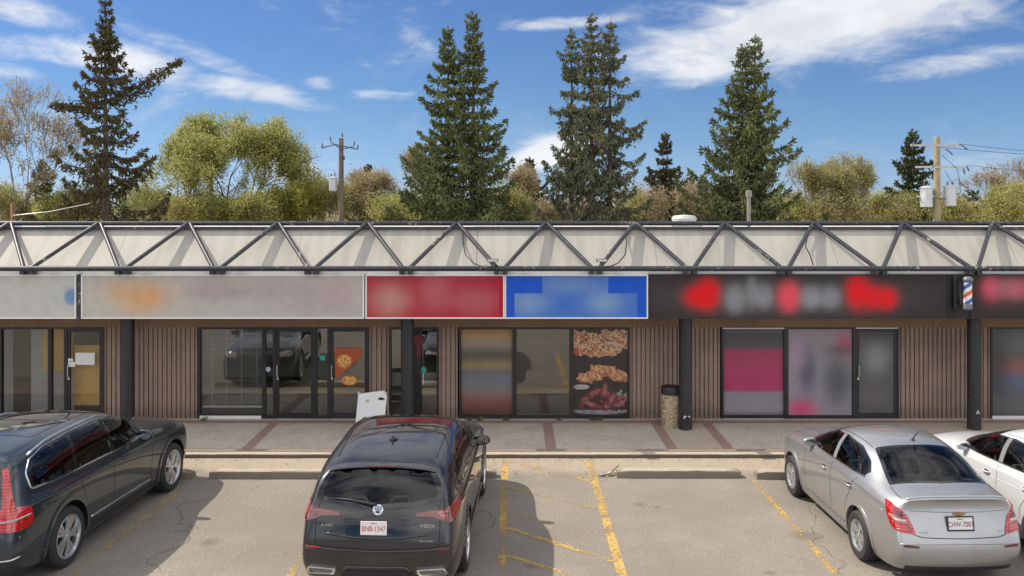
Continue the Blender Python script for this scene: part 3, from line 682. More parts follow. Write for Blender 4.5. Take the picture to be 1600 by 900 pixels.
# barber pole
bp = empty('barber_pole', (sx_(1504), SY-.20, 0)); tag(bp, 'red white and blue striped barber pole with grey caps on the dark sign', 'barber pole')
zc0, zc1 = HC-(484-HY)*17.2/F, HC-(431-HY)*17.2/F
t = NT('barber_stripes'); o_ = t.obj(); sp_ = t.node('ShaderNodeSeparateXYZ', i_Vector=o_)
ang = t.math('ARCTAN2', sp_.outputs[1], sp_.outputs[0])
ph = t.math('FRACT', t.math('ADD', t.math('MULTIPLY', sp_.outputs[2], 3.0), t.math('MULTIPLY', ang, -1/(2*math.pi))))
c = t.mix(t.math('LESS_THAN', ph, .24), (.80, .78, .76), (.72, .13, .04)); c = t.mix(t.math('MULTIPLY', t.math('GREATER_THAN', ph, .48), t.math('LESS_THAN', ph, .74)), c, (.04, .13, .45))
stripes = t.out(t.bsdf(c, .2, Coat_Weight=.5))
o_ = MB().lathe([(.078, zc0+.12), (.078, zc1-.12)], (0, 0, 0), 'z', 28).build('striped_cylinder', stripes, bp, smooth=True)
cap = mat('dull_grey_metal', (.16, .165, .18), .4, .2, Metallic=.4)
MB().lathe([(0, zc1-.01), (.05, zc1-.012), (.085, zc1-.035), (.1, zc1-.06), (.1, zc1-.10), (.085, zc1-.125), (.03, zc1-.127)], (0,0,0), 'z', 28).build('cap', cap, bp, auto=40)
MB().lathe([(0, zc0), (.07, zc0), (.09, zc0+.02), (.09, zc0+.08), (.08, zc0+.12), (.02, zc0+.124)], (0,0,0), 'z', 28).build('cap', cap, bp, auto=40)
MB().box(-.13, -.06, .04, .185, zc0+.1, zc1-.1).box(-.2, -.10, .14, .185, zc0, zc1).build('wall_bracket', M['black'], bp)

# flood lights on the lower tube, with loose cables
for (px, lb, s) in ((770, 'small grey floodlight on the lower tube above the red sign', 1), (940, 'small grey floodlight on the lower tube above the blue sign', -1)):
    p = at(px, 416, 17.25); o = empty('floodlight', (p.x, 17.25, 3.44)); tag(o, lb, 'floodlight', 'floodlights on the tube truss')
    MB().box(-.035, .035, -.03, .03, .0, .12, .005).build('stem', mat('grey_lamp', (.10, .095, .09), .6) if s == 1 else bpy.data.materials['grey_lamp'], o)
    h_ = MB().box(-.11, .11, -.10, .10, .115, .17, .012).build('lamp_head', bpy.data.materials['grey_lamp'], o); MB().box(-.09, .09, -.104, -.1, .125, .16).build('lens', M['alum'], h_)
    xa = at(723 if s == 1 else 979, 364, 18.2).x
    pts = [(xa, 18.25, 4.10), (xa+.01*s, 18.1, 3.9), (xa+.08*s, 17.8, 3.66), (xa+.25*s, 17.6, 3.5), (xa+.42*s, 17.45, 3.45), (p.x+s*-.12 if s == 1 else p.x+.12, 17.35, 3.46)]
    tag(MB().tube(pts, .012, 6).build('cable', M['rubber'], smooth=True), ('black cable looping down left of the floodlight over the red sign' if s == 1 else 'black cable looping down right of the floodlight over the blue sign'), 'cable')
pts = [at(1263, 360, 18.25), at(1258, 385, 18.0), at(1266, 400, 17.8), at(1270, 414, 17.55)]
tag(MB().tube([(p.x, p.y-.02, p.z) for p in pts], .012, 6).build('cable', M['rubber'], smooth=True), 'thin cable hanging over the cream panel at the right', 'cable')

# roof furniture
p = at(1170, 346, 25); rp = MB().tube([(p.x, 25, 3.62), (p.x, 25, 5.0)], .055, 12); rp.lathe([(.055, 4.85), (.09, 4.88), (.09, 5.04), (0, 5.06)], (p.x, 25, 0), 'z', 14)
tag(rp.build('vent_pipe', mat('dull_pipe', (.24, .22, .20), .5, .15, Metallic=.3), auto=40), 'tall thin metal vent pipe rising from the roof', 'vent pipe')
p = at(1069, 350, 25); tag(MB().box(p.x-.45, p.x+.45, 24.6, 25.4, 3.62, 4.1, .02).lathe([(.34, 4.1), (.34, 4.2), (.36, 4.25), (.30, 4.33), (0, 4.36)], (p.x, 25, 0), 'z', 24).build('roof_vent', mat('vent_grey', (.45, .45, .43), .6), auto=40), 'low white mushroom vent on the flat roof', 'roof vent')
p = at(8, 350, 22); tag(MB().box(p.x-.6, p.x+.22, 21.6, 22.4, 3.62, 4.24, .06).build('roof_unit', mat('pale_blue_metal', (.5, .56, .68), .4)), 'pale blue metal box on the roof at the left edge', 'roof unit')

# ---- pavement things
def trash():
    X, Y = 3.31, 18.22; o = empty('litter_bin', (X, Y, SW)); tag(o, 'round pebble finished litter bin with a black lid beside the column', 'litter bin')
    MB().lathe([(0, 0), (.195, 0), (.2, .02), (.2, .66), (.19, .68), (.1, .68)], (0,0,0), 'z', 36).build('barrel', PEB, o, auto=40)
    MB().lathe([(.17, .66), (.215, .67), (.218, .72), (.215, .80), (.205, .82), (.17, .82), (.165, .74), (.1, .70), (0, .70)], (0,0,0), 'z', 36).build('lid', M['dark_plastic'], o, auto=40)
    MB().lathe([(.0, -.214), (.012, -.212)], (0, 0, .2), 'y', 8).build('drain_hole', M['void'], o)
t = NT('pebble_concrete'); o_ = t.obj(); v = t.n.new('ShaderNodeTexVoronoi'); v.inputs['Scale'].default_value = 34.; t.put(v.inputs['Vector'], o_)
sc_ = t.node('ShaderNodeSeparateColor', i_Color=v.outputs['Color']); c = t.mix(sc_.outputs[0], (.26, .185, .11), (.58, .47, .33)); c = t.mix(t.ramp(sc_.outputs[1], .85, .95), c, (.12, .08, .05))
PEB = t.out(t.bsdf(c, .8, Normal=t.bump(v.outputs['Distance'], -.7, .01))); trash()
# sandwich board
o = empty('sandwich_board', (-2.78, 17.55, SW), R(-6)); tag(o, 'folding grey white sandwich board standing behind the black SUV', 'sandwich board')
def board(s):
    b = MB(); b.prism([(-.29, .08), (.25, .04), (.27, .80), (.22, .87), (.12, .86), (-.29, .80)], -.012, .012, lambda u, v, w: (u, s*(.30-.34*v/.87)*-1+w, v)); return b
board(1).build('front_panel', None, o).data.materials.append(mat('grey_white_board', (.60, .62, .62), .5, .08, 2)); 
MB().tube([(-.30, .30, 0), (-.30, -.02, .84)], .014, 6).tube([(.27, .30, 0), (.27, -.02, .84)], .014, 6).build('rear_leg', mat('pink_white_metal', (.55, .42, .40), .5), o)
MB().tube([(-.29, -.31, 0), (-.29, .02, .84)], .013, 6).tube([(.27, -.31, 0), (.27, .02, .84)], .013, 6).build('front_leg', M['alum'], o)
MB().prism([(-.02, 0), (.04, .035), (.10, .02), (.13, .0), (.10, -.02), (.03, -.03)], 0, .01, lambda u, v, w: (u+.12, -.03-w, v+.72)).build('smudge_mark', M['dark_plastic'], o)
MB().prism([(.03*math.cos(a), .03*math.sin(a)) for a in [i*math.pi/6 for i in range(12)]], 0, .004, lambda u, v, w: (u-.10, -.057-w, v+.68)).build('green_dot', mat('green_dot', (.3, .5, .2), .6), o)
# weeds along the shop front
gm = mat('weed_green', (.09, .12, .05), .7, .3)
rr = random.Random(21)
for (px, n) in ((748, 6), (790, 8), (735, 5), (872, 4), (925, 10), (935, 6), (320, 4)):
    b = MB()
    for i in range(n*3):
        a = rr.uniform(0, 6.28); L = rr.uniform(.04, .11); u = rr.uniform(-.06, .06); dx, dy = math.cos(a)*L*.7, math.sin(a)*L*.4-.01
        b.add([(u-.006, 0, 0), (u+.006, 0, 0), (u+dx+.01, dy, L*.7), (u+dx*1.3, dy*1.3, L)], [(0,1,2,3)])
    o = b.build('weed', gm, fix=False); o.location = (fx(px), YF-.13, SW+.004)
    tag(o, {748: 'low weed tuft under the left blurred poster', 790: 'weed tuft at the corner under the blurred poster', 735: 'tiny weed left under the blurred poster', 872: 'tiny weed under the clear middle window', 925: 'larger weed under the food poster', 935: 'small weed right under the food poster', 320: 'tiny weed below the window with the blind'}[px], 'weed', 'weeds growing along the shop front')

# grit and dry leaf litter gathered along the kerb (uncountable)
rg = np.random.default_rng(12); n = 2600
X = rg.uniform(-11, 11, n); Yl = 16.17-np.abs(rg.normal(0, .22, n)); q = rg.random(n) < .35; Yl[q] = 15.30+rg.normal(0, .14, q.sum()); r_ = rg.uniform(.004, .013, n)
q2 = rg.random(n) < .12; X[q2] = rg.uniform(-11, 11, q2.sum()); Yl[q2] = rg.uniform(10.5, 15.5, q2.sum()); r_[q2] *= .7
P = np.stack([X, Yl, .006+r_*.3], 1); V = []
for k in range(4):
    a = rg.uniform(0, 6.28, n); V.append(P+np.stack([np.cos(a)*r_*1.3, np.sin(a)*r_*1.3, rg.uniform(-.3, 1.2, n)*r_], 1))
V = np.stack(V, 1).reshape(-1, 3); b4 = (np.arange(n)*4)[:, None]
t = NT('litter'); ri = t.n.new('ShaderNodeNewGeometry').outputs['Random Per Island']
lm = t.out(t.bsdf(t.mix(t.ramp(ri, .2, .8), (.10, .07, .045), (.38, .30, .20)), .9))
tag(np_mesh('leaf_litter', V, np.concatenate([b4+np.array([[0, 1, 2]]), b4+np.array([[0, 2, 3]]), b4+np.array([[0, 3, 1]])]), lm), 'grit and dry leaf litter scattered along the kerb', 'litter', kind='stuff')
# ================================================================ vehicles
def car_paint(name, col, metallic, rough=.35, flake=.06, dirt=.25):
    t = NT(name); o = t.obj(); n = t.noise(o, 900., 1.); d = t.noise(o, 2.5, 5.)
    c = t.mix(t.ramp(n, .35, .65), tuple(x*(1-flake) for x in col), tuple(x*(1+flake) for x in col))
    sp_ = t.node('ShaderNodeSeparateXYZ', i_Vector=o)
    low = t.math('MULTIPLY', t.ramp(t.math('ADD', sp_.outputs[2], t.math('MULTIPLY', d, -.35)), .55, .0), dirt)     # road dust on the sills
    c = t.mix(low, c, (.17, .145, .115))
    f = t.math('ADD', t.ramp(d, .45, .7, .02, .05), t.math('MULTIPLY', low, .5))
    return t.out(t.bsdf(c, rough, Metallic=metallic, Coat_Weight=1., Coat_Roughness=f, Coat_IOR=1.5))
PAINT_BLUE = car_paint('midnight_blue_paint', (.018, .032, .042), .45, .3)
PAINT_BLACK = car_paint('black_car_paint', (.008, .008, .009), .2, .3)
PAINT_SILVER = car_paint('silver_paint', (.40, .41, .425), .75, .38, .1, .35)
PAINT_WHITE = car_paint('white_paint', (.56, .585, .60), .05, .4, .02, .35)
def lamp_mat(name, col, ribs=60.):
    t = NT(name); o = t.obj(); sp_ = t.node('ShaderNodeSeparateXYZ', i_Vector=o)
    wv = t.math('SINE', t.math('MULTIPLY', sp_.outputs[2], ribs*3)); n = t.noise(o, 18., 2.)
    c = t.mix(t.ramp(t.math('ADD', t.math('MULTIPLY', wv, .25), n), .3, .8), tuple(x*.45 for x in col), col)
    return t.out(t.bsdf(c, .12, Coat_Weight=1., Coat_Roughness=.03, Specular_IOR_Level=.7))
RED = lamp_mat('red_lens', (.62, .015, .012)); DRED = lamp_mat('smoked_red_lens', (.16, .008, .010)); CLEAR = lamp_mat('clear_lens', (.55, .50, .50)); ORANGE = lamp_mat('orange_red_lens', (.42, .06, .03)); PINK = lamp_mat('rose_lens', (.36, .10, .10))

M['mirror'] = mat('mirror_glass', (.30, .31, .33), .06, .05, Metallic=1.)
def pip(p, poly):
    x, y = p; c = False; j = len(poly)-1
    for i in range(len(poly)):
        xi, yi = poly[i]; xj, yj = poly[j]
        if (yi > y) != (yj > y) and x < (xj-xi)*(y-yi)/(yj-yi)+xi: c = not c
        j = i
    return c
def offset_poly(poly, d):
    """grow a polygon outward by d"""
    n = len(poly); A = sum(poly[i][0]*poly[(i+1) % n][1]-poly[(i+1) % n][0]*poly[i][1] for i in range(n)); s = 1 if A > 0 else -1; out = []
    for i in range(n):
        p0, p1, p2 = Vector(poly[i-1]), Vector(poly[i]), Vector(poly[(i+1) % n])
        e1 = (p1-p0).normalized(); e2 = (p2-p1).normalized(); n1_ = Vector((e1.y, -e1.x))*s; n2_ = Vector((e2.y, -e2.x))*s
        b = (n1_+n2_); k = d/max(.35, (b.length_squared/2)) if b.length > 1e-6 else 0
        out.append((p1.x+b.x*k, p1.y+b.y*k) if b.length > 1e-6 else (p1.x, p1.y))
    return out
def round_poly(poly, r, n=5):
    out = []; m = len(poly)
    for i in range(m):
        p0, p1, p2 = Vector(poly[i-1]), Vector(poly[i]), Vector(poly[(i+1) % m])
        a = (p0-p1); b = (p2-p1); q = min(r, a.length*.45, b.length*.45); A = p1+a.normalized()*q; B = p1+b.normalized()*q
        for k in range(n+1):
            u = k/n; out.append(tuple(A*(1-u)**2+p1*2*u*(1-u)+B*u*u))
    return out

class Car:
    def __init__(s, name, cage, creases, paint, loc, rz, wheels, R_, hw, arch=.065, level=4):
        s.root = empty(name, loc, rz); s.hw = hw; s.R = R_; s.wheels = wheels; s.paint = paint
        n = len(cage); bm = bmesh.new(); cr = bm.edges.layers.float.new('crease_edge')
        L = [[bm.verts.new((-x, y, z)) for (x, y, z) in st] for st in cage]
        Rr = [[(L[i][j] if abs(cage[i][j][0]) < 1e-6 else bm.verts.new((x, y, z))) for j, (x, y, z) in enumerate(st)] for i, st in enumerate(cage)]
        def face(*q):
            u = []
            for v in q:
                if v not in u: u.append(v)
            if len(u) > 2: bm.faces.new(u)
        for i in range(n-1):
            for j in range(9):
                face(L[i][j], L[i][j+1], L[i+1][j+1], L[i+1][j]); face(Rr[i+1][j], Rr[i+1][j+1], Rr[i][j+1], Rr[i][j])
        for end, sg in ((0, 1), (n-1, -1)):
            rows = []
            for j in range(8):
                l, r = L[end][j], Rr[end][j]
                if j == 7: rows.append([l, L[end][8], L[end][9], Rr[end][8], r]); continue
                mids = []
                for u in (.5, 0, -.5):
                    bul = .055*(1-u*u)*sg*(1 if j < 5 else .6)
                    mids.append(bm.verts.new((l.co.x*u, l.co.y+bul, l.co.z+(.012 if j > 4 else 0)*(1-u*u))))
                rows.append([l]+mids+[r])
            for j in range(7):
                for k in range(4): face(rows[j][k], rows[j][k+1], rows[j+1][k+1], rows[j+1][k])
            if end: s.rear_rows = rows
        for (i0, i1, j, val) in creases:
            for i in range(i0, i1):
                for S in (L, Rr):
                    e_ = bm.edges.get((S[i][j], S[i+1][j]))
                    if e_: e_[cr] = val
        for S in (L, Rr):
            for j in range(1, 7):
                e_ = bm.edges.get((S[n-1][j], S[n-1][j+1]))
                if e_: e_[cr] = .42
        bm.normal_update(); bmesh.ops.recalc_face_normals(bm, faces=bm.faces)
        me = bpy.data.meshes.new('cage'); bm.to_mesh(me); bm.free()
        o = bpy.data.objects.new('tmp', me); COL.objects.link(o)
        sb = o.modifiers.new('s', 'SUBSURF'); sb.levels = level; sb.render_levels = level
        dg = bpy.context.evaluated_depsgraph_get(); dg.update()
        me2 = bpy.data.meshes.new_from_object(o.evaluated_get(dg)); bpy.data.objects.remove(o); bpy.data.meshes.remove(me)
        s.bm = bmesh.new(); s.bm.from_mesh(me2); bpy.data.meshes.remove(me2)
        s.bvh = BVHTree.FromBMesh(s.bm); s.holes = []; s.arch = R_+arch
    # ------- projection of flat outlines onto the skin
    def frame(s, mode):
        k = mode[0]
        if k == 'side': sg = mode[1]; return (lambda a, b: Vector((sg*3, a, b))), Vector((-sg, 0, 0))
        if k == 'rear': return (lambda a, b: Vector((a, -5, b))), Vector((0, 1, 0))
        if k == 'front': return (lambda a, b: Vector((a, 5, b))), Vector((0, -1, 0))
        if k == 'top': return (lambda a, b: Vector((a, b, 4))), Vector((0, 0, -1))
        if k == 'corner':
            sg, th = mode[1], R(mode[2]); d = Vector((-sg*math.sin(th), math.cos(th), 0)); ax = Vector((sg*math.cos(th), math.sin(th), 0))
            return (lambda a, b: ax*a+Vector((0, 0, b))-d*4), d
    def hit(s, mode, a, b):
        f, d = s.frame(mode); p, n, i, dist = s.bvh.ray_cast(f(a, b), d)
        if p is None: return None
        if n.dot(d) > 0: n = -n
        return p, n
    def patch(s, name, outer, mode, m, off=.004, holes=(), grid=.045, thick=.012, parent=None, fit=None):
        def dens(poly):
            out = []
            for i in range(len(poly)):
                a, b = Vector(poly[i]), Vector(poly[(i+1) % len(poly)]); k = max(1, int((b-a).length/grid))
                out += [tuple(a.lerp(b, q/k)) for q in range(k)]
            return out
        loops = [dens(outer)]+[dens(h) for h in holes]
        pts = []; edges = []
        for lp in loops:
            b = len(pts); pts += lp; edges += [(b+i, b+(i+1) % len(lp)) for i in range(len(lp))]
        nb = len(pts); ring = pts[:]
        x0, x1 = min(p[0] for p in pts), max(p[0] for p in pts); y0, y1 = min(p[1] for p in pts), max(p[1] for p in pts)
        yy = y0+grid/2
        while yy < y1:
            xx = x0+grid/2
            while xx < x1:
                if pip((xx, yy), outer) and not any(pip((xx, yy), h) for h in holes) and min((xx-q[0])**2+(yy-q[1])**2 for q in ring) > (grid*.4)**2: pts.append((xx, yy))
                xx += grid
            yy += grid
        vs, es, fs, *_ = delaunay_2d_cdt([Vector(p) for p in pts], edges, [], 0, 1e-6)
        H = [s.hit(mode, v.x, v.y) for v in vs]; V = []; idx = {}
        if fit is not None:
            f_, d_ = s.frame(mode)
            if not isinstance(fit, tuple):      # fit one smooth cubic sheet to the skin inside the outline
                fp = fit; xs_, ys_ = [p[0] for p in fp], [p[1] for p in fp]; S_pts = []
                for i in range(26):
                    for j in range(26):
                        a, b = min(xs_)+(max(xs_)-min(xs_))*i/25, min(ys_)+(max(ys_)-min(ys_))*j/25
                        if pip((a, b), fp):
                            h = s.hit(mode, a, b)
                            if h: S_pts.append((a, b, (h[0]-f_(a, b)).dot(d_)))
                S_pts = np.array(S_pts); mu = S_pts[:, :2].mean(0); sc = np.abs(S_pts[:, :2]-mu).max(0)
                E = [(p, q) for p in range(5) for q in range(4) if p+q <= 4]
                A_ = np.stack([((S_pts[:, 0]-mu[0])/sc[0])**p*((S_pts[:, 1]-mu[1])/sc[1])**q for p, q in E], 1)
                co = np.linalg.lstsq(A_, S_pts[:, 2], rcond=None)[0]; res = float(np.percentile(A_@co-S_pts[:, 2], 97)); s.lastfit = fit = (mu, sc, E, co, max(0., res))
            mu, sc, E, co, res = fit
            def ev(a, b): return sum(c*((a-mu[0])/sc[0])**p*((b-mu[1])/sc[1])**q for c, (p, q) in zip(co, E))
            H2 = []
            for v in vs:
                a, b = v.x, v.y; t0 = ev(a, b); p0 = f_(a, b)+d_*t0; p1 = f_(a+.01, b)+d_*ev(a+.01, b); p2 = f_(a, b+.01)+d_*ev(a, b+.01)
                nn_ = (p1-p0).cross(p2-p0).normalized(); nn_ = -nn_ if nn_.dot(d_) > 0 else nn_; H2.append((p0-d_*res, nn_))
            H = H2
        for i, h in enumerate(H):
            if h: idx[i] = len(V); V.append(h[0]+h[1]*off)
        Fs = []
        for f in fs:
            c = (sum(vs[i].x for i in f)/3, sum(vs[i].y for i in f)/3)
            if pip(c, outer) and not any(pip(c, h) for h in holes) and all(i in idx for i in f): Fs.append([idx[i] for i in f])
        bm = bmesh.new(); bv = [bm.verts.new(v) for v in V]
        N = [H[i][1] for i in range(len(H)) if H[i]]
        for f in Fs:
            try: bm.faces.new([bv[i] for i in f])
            except ValueError: pass
        nm = {v: N[i] for i, v in enumerate(bv)}
        for v in list(bm.verts):
            if not v.link_faces: bm.verts.remove(v)
        bm.normal_update(); 
        for f in bm.faces:
            if f.normal.dot(nm[f.verts[0]]) < 0: f.normal_flip()
        if thick:
            be = [e_ for e_ in bm.edges if e_.is_boundary]; vv = {v for e_ in be for v in e_.verts}
            low = {v: bm.verts.new(v.co-nm[v]*(thick+off)) for v in vv}
            for e_ in be:
                a, b = e_.verts; f0 = e_.link_faces[0]
                ls = [l for l in f0.loops if l.edge == e_][0]; a, b = ls.vert, ls.link_loop_next.vert
                bm.faces.new((b, a, low[a], low[b]))
        me = bpy.data.meshes.new(name); bm.to_mesh(me); bm.free(); me.shade_smooth()
        if thick: me.set_sharp_from_angle(angle=R(50))
        me.materials.append(m); o = bpy.data.objects.new(name, me); COL.objects.link(o); o.parent = parent or s.root; return o
    def strip(s, name, path, mode, m, r=.006, lift=0., parent=None, n=6, flat=False, step=.04, closed=False):
        P = []
        if closed: path = list(path)+[path[0]]
        for i in range(len(path)-1):
            a, b = Vector(path[i]), Vector(path[i+1]); k = max(1, int((b-a).length/step)); P += [a.lerp(b, q/k) for q in range(k)]
        P.append(Vector(path[-1])); H = [s.hit(mode, p.x, p.y) for p in P]; H = [h for h in H if h]
        b = MB()
        if flat:
            for i, (p, nr) in enumerate(H):
                t_ = (H[min(i+1, len(H)-1)][0]-H[max(i-1, 0)][0]).normalized(); sd = t_.cross(nr).normalized()
                b.v += [(p+nr*(.0015+lift)+sd*r)[:], (p+nr*(.0015+lift)-sd*r)[:]]
                if i: k = 2*i; b.f.append((k-2, k-1, k+1, k))
            return b.build(name, m, parent or s.root, smooth=True)
        b.tube([p+nr*lift for (p, nr) in H], r, n); return b.build(name, m, parent or s.root, smooth=True)
    # ------- shell
    def finish(s, panes):
        """panes: list of (mode, polygon) through which the cabin is seen"""
        bm = s.bm; kill = []
        for f in bm.faces:
            c = f.calc_center_median(); n = f.normal; dead = False
            for wy in s.wheels:
                if abs(c.x) > .5 and (c.y-wy)**2+(c.z-s.R)**2 < s.arch**2: dead = True
            if not dead and c.z > .8:
                for (mode, poly) in panes:
                    k = mode[0]
                    if k == 'side': q = (c.y, c.z); ok = c.x*mode[1] > .35 and abs(n.x) > .25
                    elif k == 'rear': q = (c.x, c.z); ok = n.y < -.15
                    else: q = (c.x, c.y); ok = n.z > .1
                    if ok and pip(q, poly): dead = True; break
            if dead: kill.append(f)
        bmesh.ops.delete(bm, geom=kill, context='FACES')
        rim = []
        for v in bm.verts:
            if v.is_boundary and abs(v.co.x) > .5:
                for wy in s.wheels:
                    d_ = Vector((v.co.y-wy, v.co.z-s.R)); 
                    if d_.length < s.arch*1.13 and v.co.z < s.R+s.arch+.06:
                        d_ = d_.normalized()*s.arch; v.co.y = wy+d_.x; v.co.z = s.R+d_.y; rim.append(v)
        rs = set(rim); low = {v: bm.verts.new((v.co.x-math.copysign(.07, v.co.x), v.co.y, v.co.z)) for v in rs}
        for e_ in [e_ for e_ in bm.edges if e_.is_boundary and e_.verts[0] in rs and e_.verts[1] in rs]:
            a, b = e_.verts; bm.faces.new((a, b, low[b], low[a]))
        for v in list(bm.verts):
            if not v.link_faces: bm.verts.remove(v)
        me = bpy.data.meshes.new('body'); bm.to_mesh(me); bm.free(); me.shade_smooth(); me.set_sharp_from_angle(angle=R(38)); me.materials.append(s.paint)
        o = bpy.data.objects.new('body', me); COL.objects.link(o); o.parent = s.root; s.body = o
        b = MB()
        for wy in s.wheels:
            for sg in (-1, 1):
                n = 24; x0, x1 = sg*.45, sg*(s.hw-.075); b0 = len(b.v)
                for k in range(n+1):
                    a = math.pi*(-.08+1.16*k/n); c_, s_ = math.cos(a)*(s.arch+.012), math.sin(a)*(s.arch+.012)
                    b.v += [(x0, wy+c_, s.R+s_), (x1, wy+c_, s.R+s_)]
                for k in range(n): q = b0+2*k; b.f.append((q, q+1, q+3, q+2))
                b.v.append((x0, wy, s.R)); c0 = len(b.v)-1
                for k in range(n): b.f.append((c0, b0+2*k, b0+2*k+2))
        b.build('wheel_well', M['void'], s.root, fix=False)
    def flares(s, m, w_=.055, off=.012):
        for sg in (-1, 1):
            for wy in s.wheels:
                ra = s.arch+.001; a0 = math.asin(max(-1, (.30-s.R)/(ra+w_))); N = 26
                out = [(wy+(ra+w_)*math.cos(a), s.R+(ra+w_)*math.sin(a)) for a in [a0+(math.pi-2*a0)*k/N for k in range(N+1)]]
                a1 = math.asin(max(-1, (.30-s.R)/ra)); inn = [(wy+ra*math.cos(a), s.R+ra*math.sin(a)) for a in [math.pi-a1-(math.pi-2*a1)*k/N for k in range(N+1)]]
                s.patch('wheel_arch', out+inn, ('side', sg), m, off, grid=.03, thick=.02)
    def add_wheels(s, spokes, rim_r, style):
        protos = None
        for sg in (1, -1):
            for wy in s.wheels:
                wo = empty('wheel', (sg*(s.hw-.115), wy, s.R), 0 if sg > 0 else math.pi); wo.parent = s.root
                wo.rotation_euler = (0, 0, 0 if sg > 0 else math.pi)
                if protos is None:
                    w2 = .112; Rr_ = s.R
                    tp = [(rim_r-.01, -w2), (rim_r+.012, -w2), (Rr_-.03, -w2-.004), (Rr_-.008, -w2+.02), (Rr_, -w2+.05)]
                    for gk in (-.05, 0, .05): tp += [(Rr_, gk-.006), (Rr_-.009, gk-.005), (Rr_-.009, gk+.005), (Rr_, gk+.006)]
                    tp += [(Rr_, w2-.05), (Rr_-.008, w2-.02), (Rr_-.03, w2+.004), (rim_r+.03, w2+.006), (rim_r+.012, w2), (rim_r-.01, w2-.004)]
                    ty = MB().lathe(tp, (0, 0, 0), 'x', 56).build('tyre', M['rubber'], wo, auto=35)
                    rb = MB().lathe([(rim_r-.002, -w2+.01), (rim_r+.008, w2-.005), (rim_r-.004, w2+.002), (rim_r-.022, w2-.008), (rim_r-.03, w2-.04), (rim_r-.045, -.02), (rim_r-.045, -w2+.01)], (0, 0, 0), 'x', 56)
                    rim = rb.build('rim', M['alloy'], wo, auto=40)
                    sp_ = MB()
                    for k in range(spokes):
                        a = 2*math.pi*k/spokes
                        for (da, wi, wo_) in style:
                            ca, sa = math.cos(a+da), math.sin(a+da); cb, sb = math.cos(a+da*.25), math.sin(a+da*.25)
                            r0, r1 = .05, rim_r-.012
                            q = []
                            for (r, c_, s_, wd, xo) in ((r0, cb, sb, wi, w2-.018), (r1*.6, (ca+cb)/2, (sa+sb)/2, (wi+wo_)/2, w2-.012), (r1, ca, sa, wo_, w2-.022)):
                                l_ = math.hypot(c_, s_); c_, s_ = c_/l_, s_/l_
                                q.append([(xo-.035, r*c_-s_*wd, r*s_+c_*wd), (xo, r*c_-s_*wd*.7, r*s_+c_*wd*.7), (xo, r*c_+s_*wd*.7, r*s_-c_*wd*.7), (xo-.035, r*c_+s_*wd, r*s_-c_*wd)])
                            b0 = len(sp_.v)
                            for qq in q: sp_.v += qq
                            for i in range(2):
                                for j in range(4): sp_.f.append((b0+i*4+j, b0+i*4+(j+1) % 4, b0+(i+1)*4+(j+1) % 4, b0+(i+1)*4+j))
                            sp_.f.append((b0, b0+1, b0+2, b0+3)); sp_.f.append((b0+8, b0+9, b0+10, b0+11))
                    sp_.lathe([(0, w2-.012), (.028, w2-.014), (.034, w2-.02), (.07, w2-.026), (.075, w2-.06)], (0, 0, 0), 'x', 24)
                    so_ = sp_.build('spokes', M['alloy'], wo, auto=40)
                    disc = MB().lathe([(0, .03), (.165, .03), (.165, .012), (0, .012)], (0, 0, 0), 'x', 32).lathe([(0, -.03), (rim_r-.04, -.03)], (0, 0, 0), 'x', 32).build('brake_disc', M['dark_plastic'], wo)
                    for k in range(5):
                        pass
                    protos = [ty, rim, so_, disc]
                else:
                    for p in protos: c_ = p.copy(); COL.objects.link(c_); c_.parent = wo
    def windows(s, dlo, side_panes, glass_side, glass_rear_side=None, trim=None, trim_r=.008, frame_m=None):
        """dlo: whole glazed outline in side view; side_panes: pane outlines inside it"""
        res = []
        for sg in (-1, 1):
            s.patch('window_surround', dlo, ('side', sg), frame_m or M['gloss_black'], .003, holes=side_panes, grid=.04, thick=.02, fit=dlo); ft = s.lastfit; s.fits = getattr(s, 'fits', {}); s.fits[sg] = ft
            for k, p in enumerate(side_panes):
                s.patch('side_window', p, ('side', sg), glass_side if k == 0 or not glass_rear_side else glass_rear_side, .0028, grid=.05, thick=0, fit=ft)
                res.append((('side', sg), offset_poly(p, .012)))
            if trim: s.strip('window_trim', dlo, ('side', sg), trim, trim_r, .003, closed=True)
        return res
    def screen(s, name, outer, inner, mode, gm):
        s.patch('glass_border', outer, mode, M['gloss_black'], .002, holes=[inner], grid=.04, thick=.02, fit=outer)
        s.patch(name, inner, mode, gm, .0018, grid=.06, thick=0, fit=s.lastfit); return (mode, offset_poly(inner, .014))
    def handle(s, y, z, m, L=.19):
        for sg in (-1, 1):
            h = s.hit(('side', sg), y, z)[0]; x = h.x
            o = MB().tube([(x-sg*.005, y-L/2, z-.004), (x+sg*.032, y-L/2+.02, z), (x+sg*.040, y, z+.003), (x+sg*.032, y+L/2-.02, z+.004), (x-sg*.005, y+L/2, z+.002)], [.010, .012, .013, .012, .010], 8).build('door_handle', m, s.root, smooth=True)
            s.patch('handle_recess', [(y+.06*math.cos(a), z-.004+.026*math.sin(a)) for a in [i*math.pi/8 for i in range(16)]], ('side', sg), M['dark_plastic'], .001, grid=.03, thick=0)
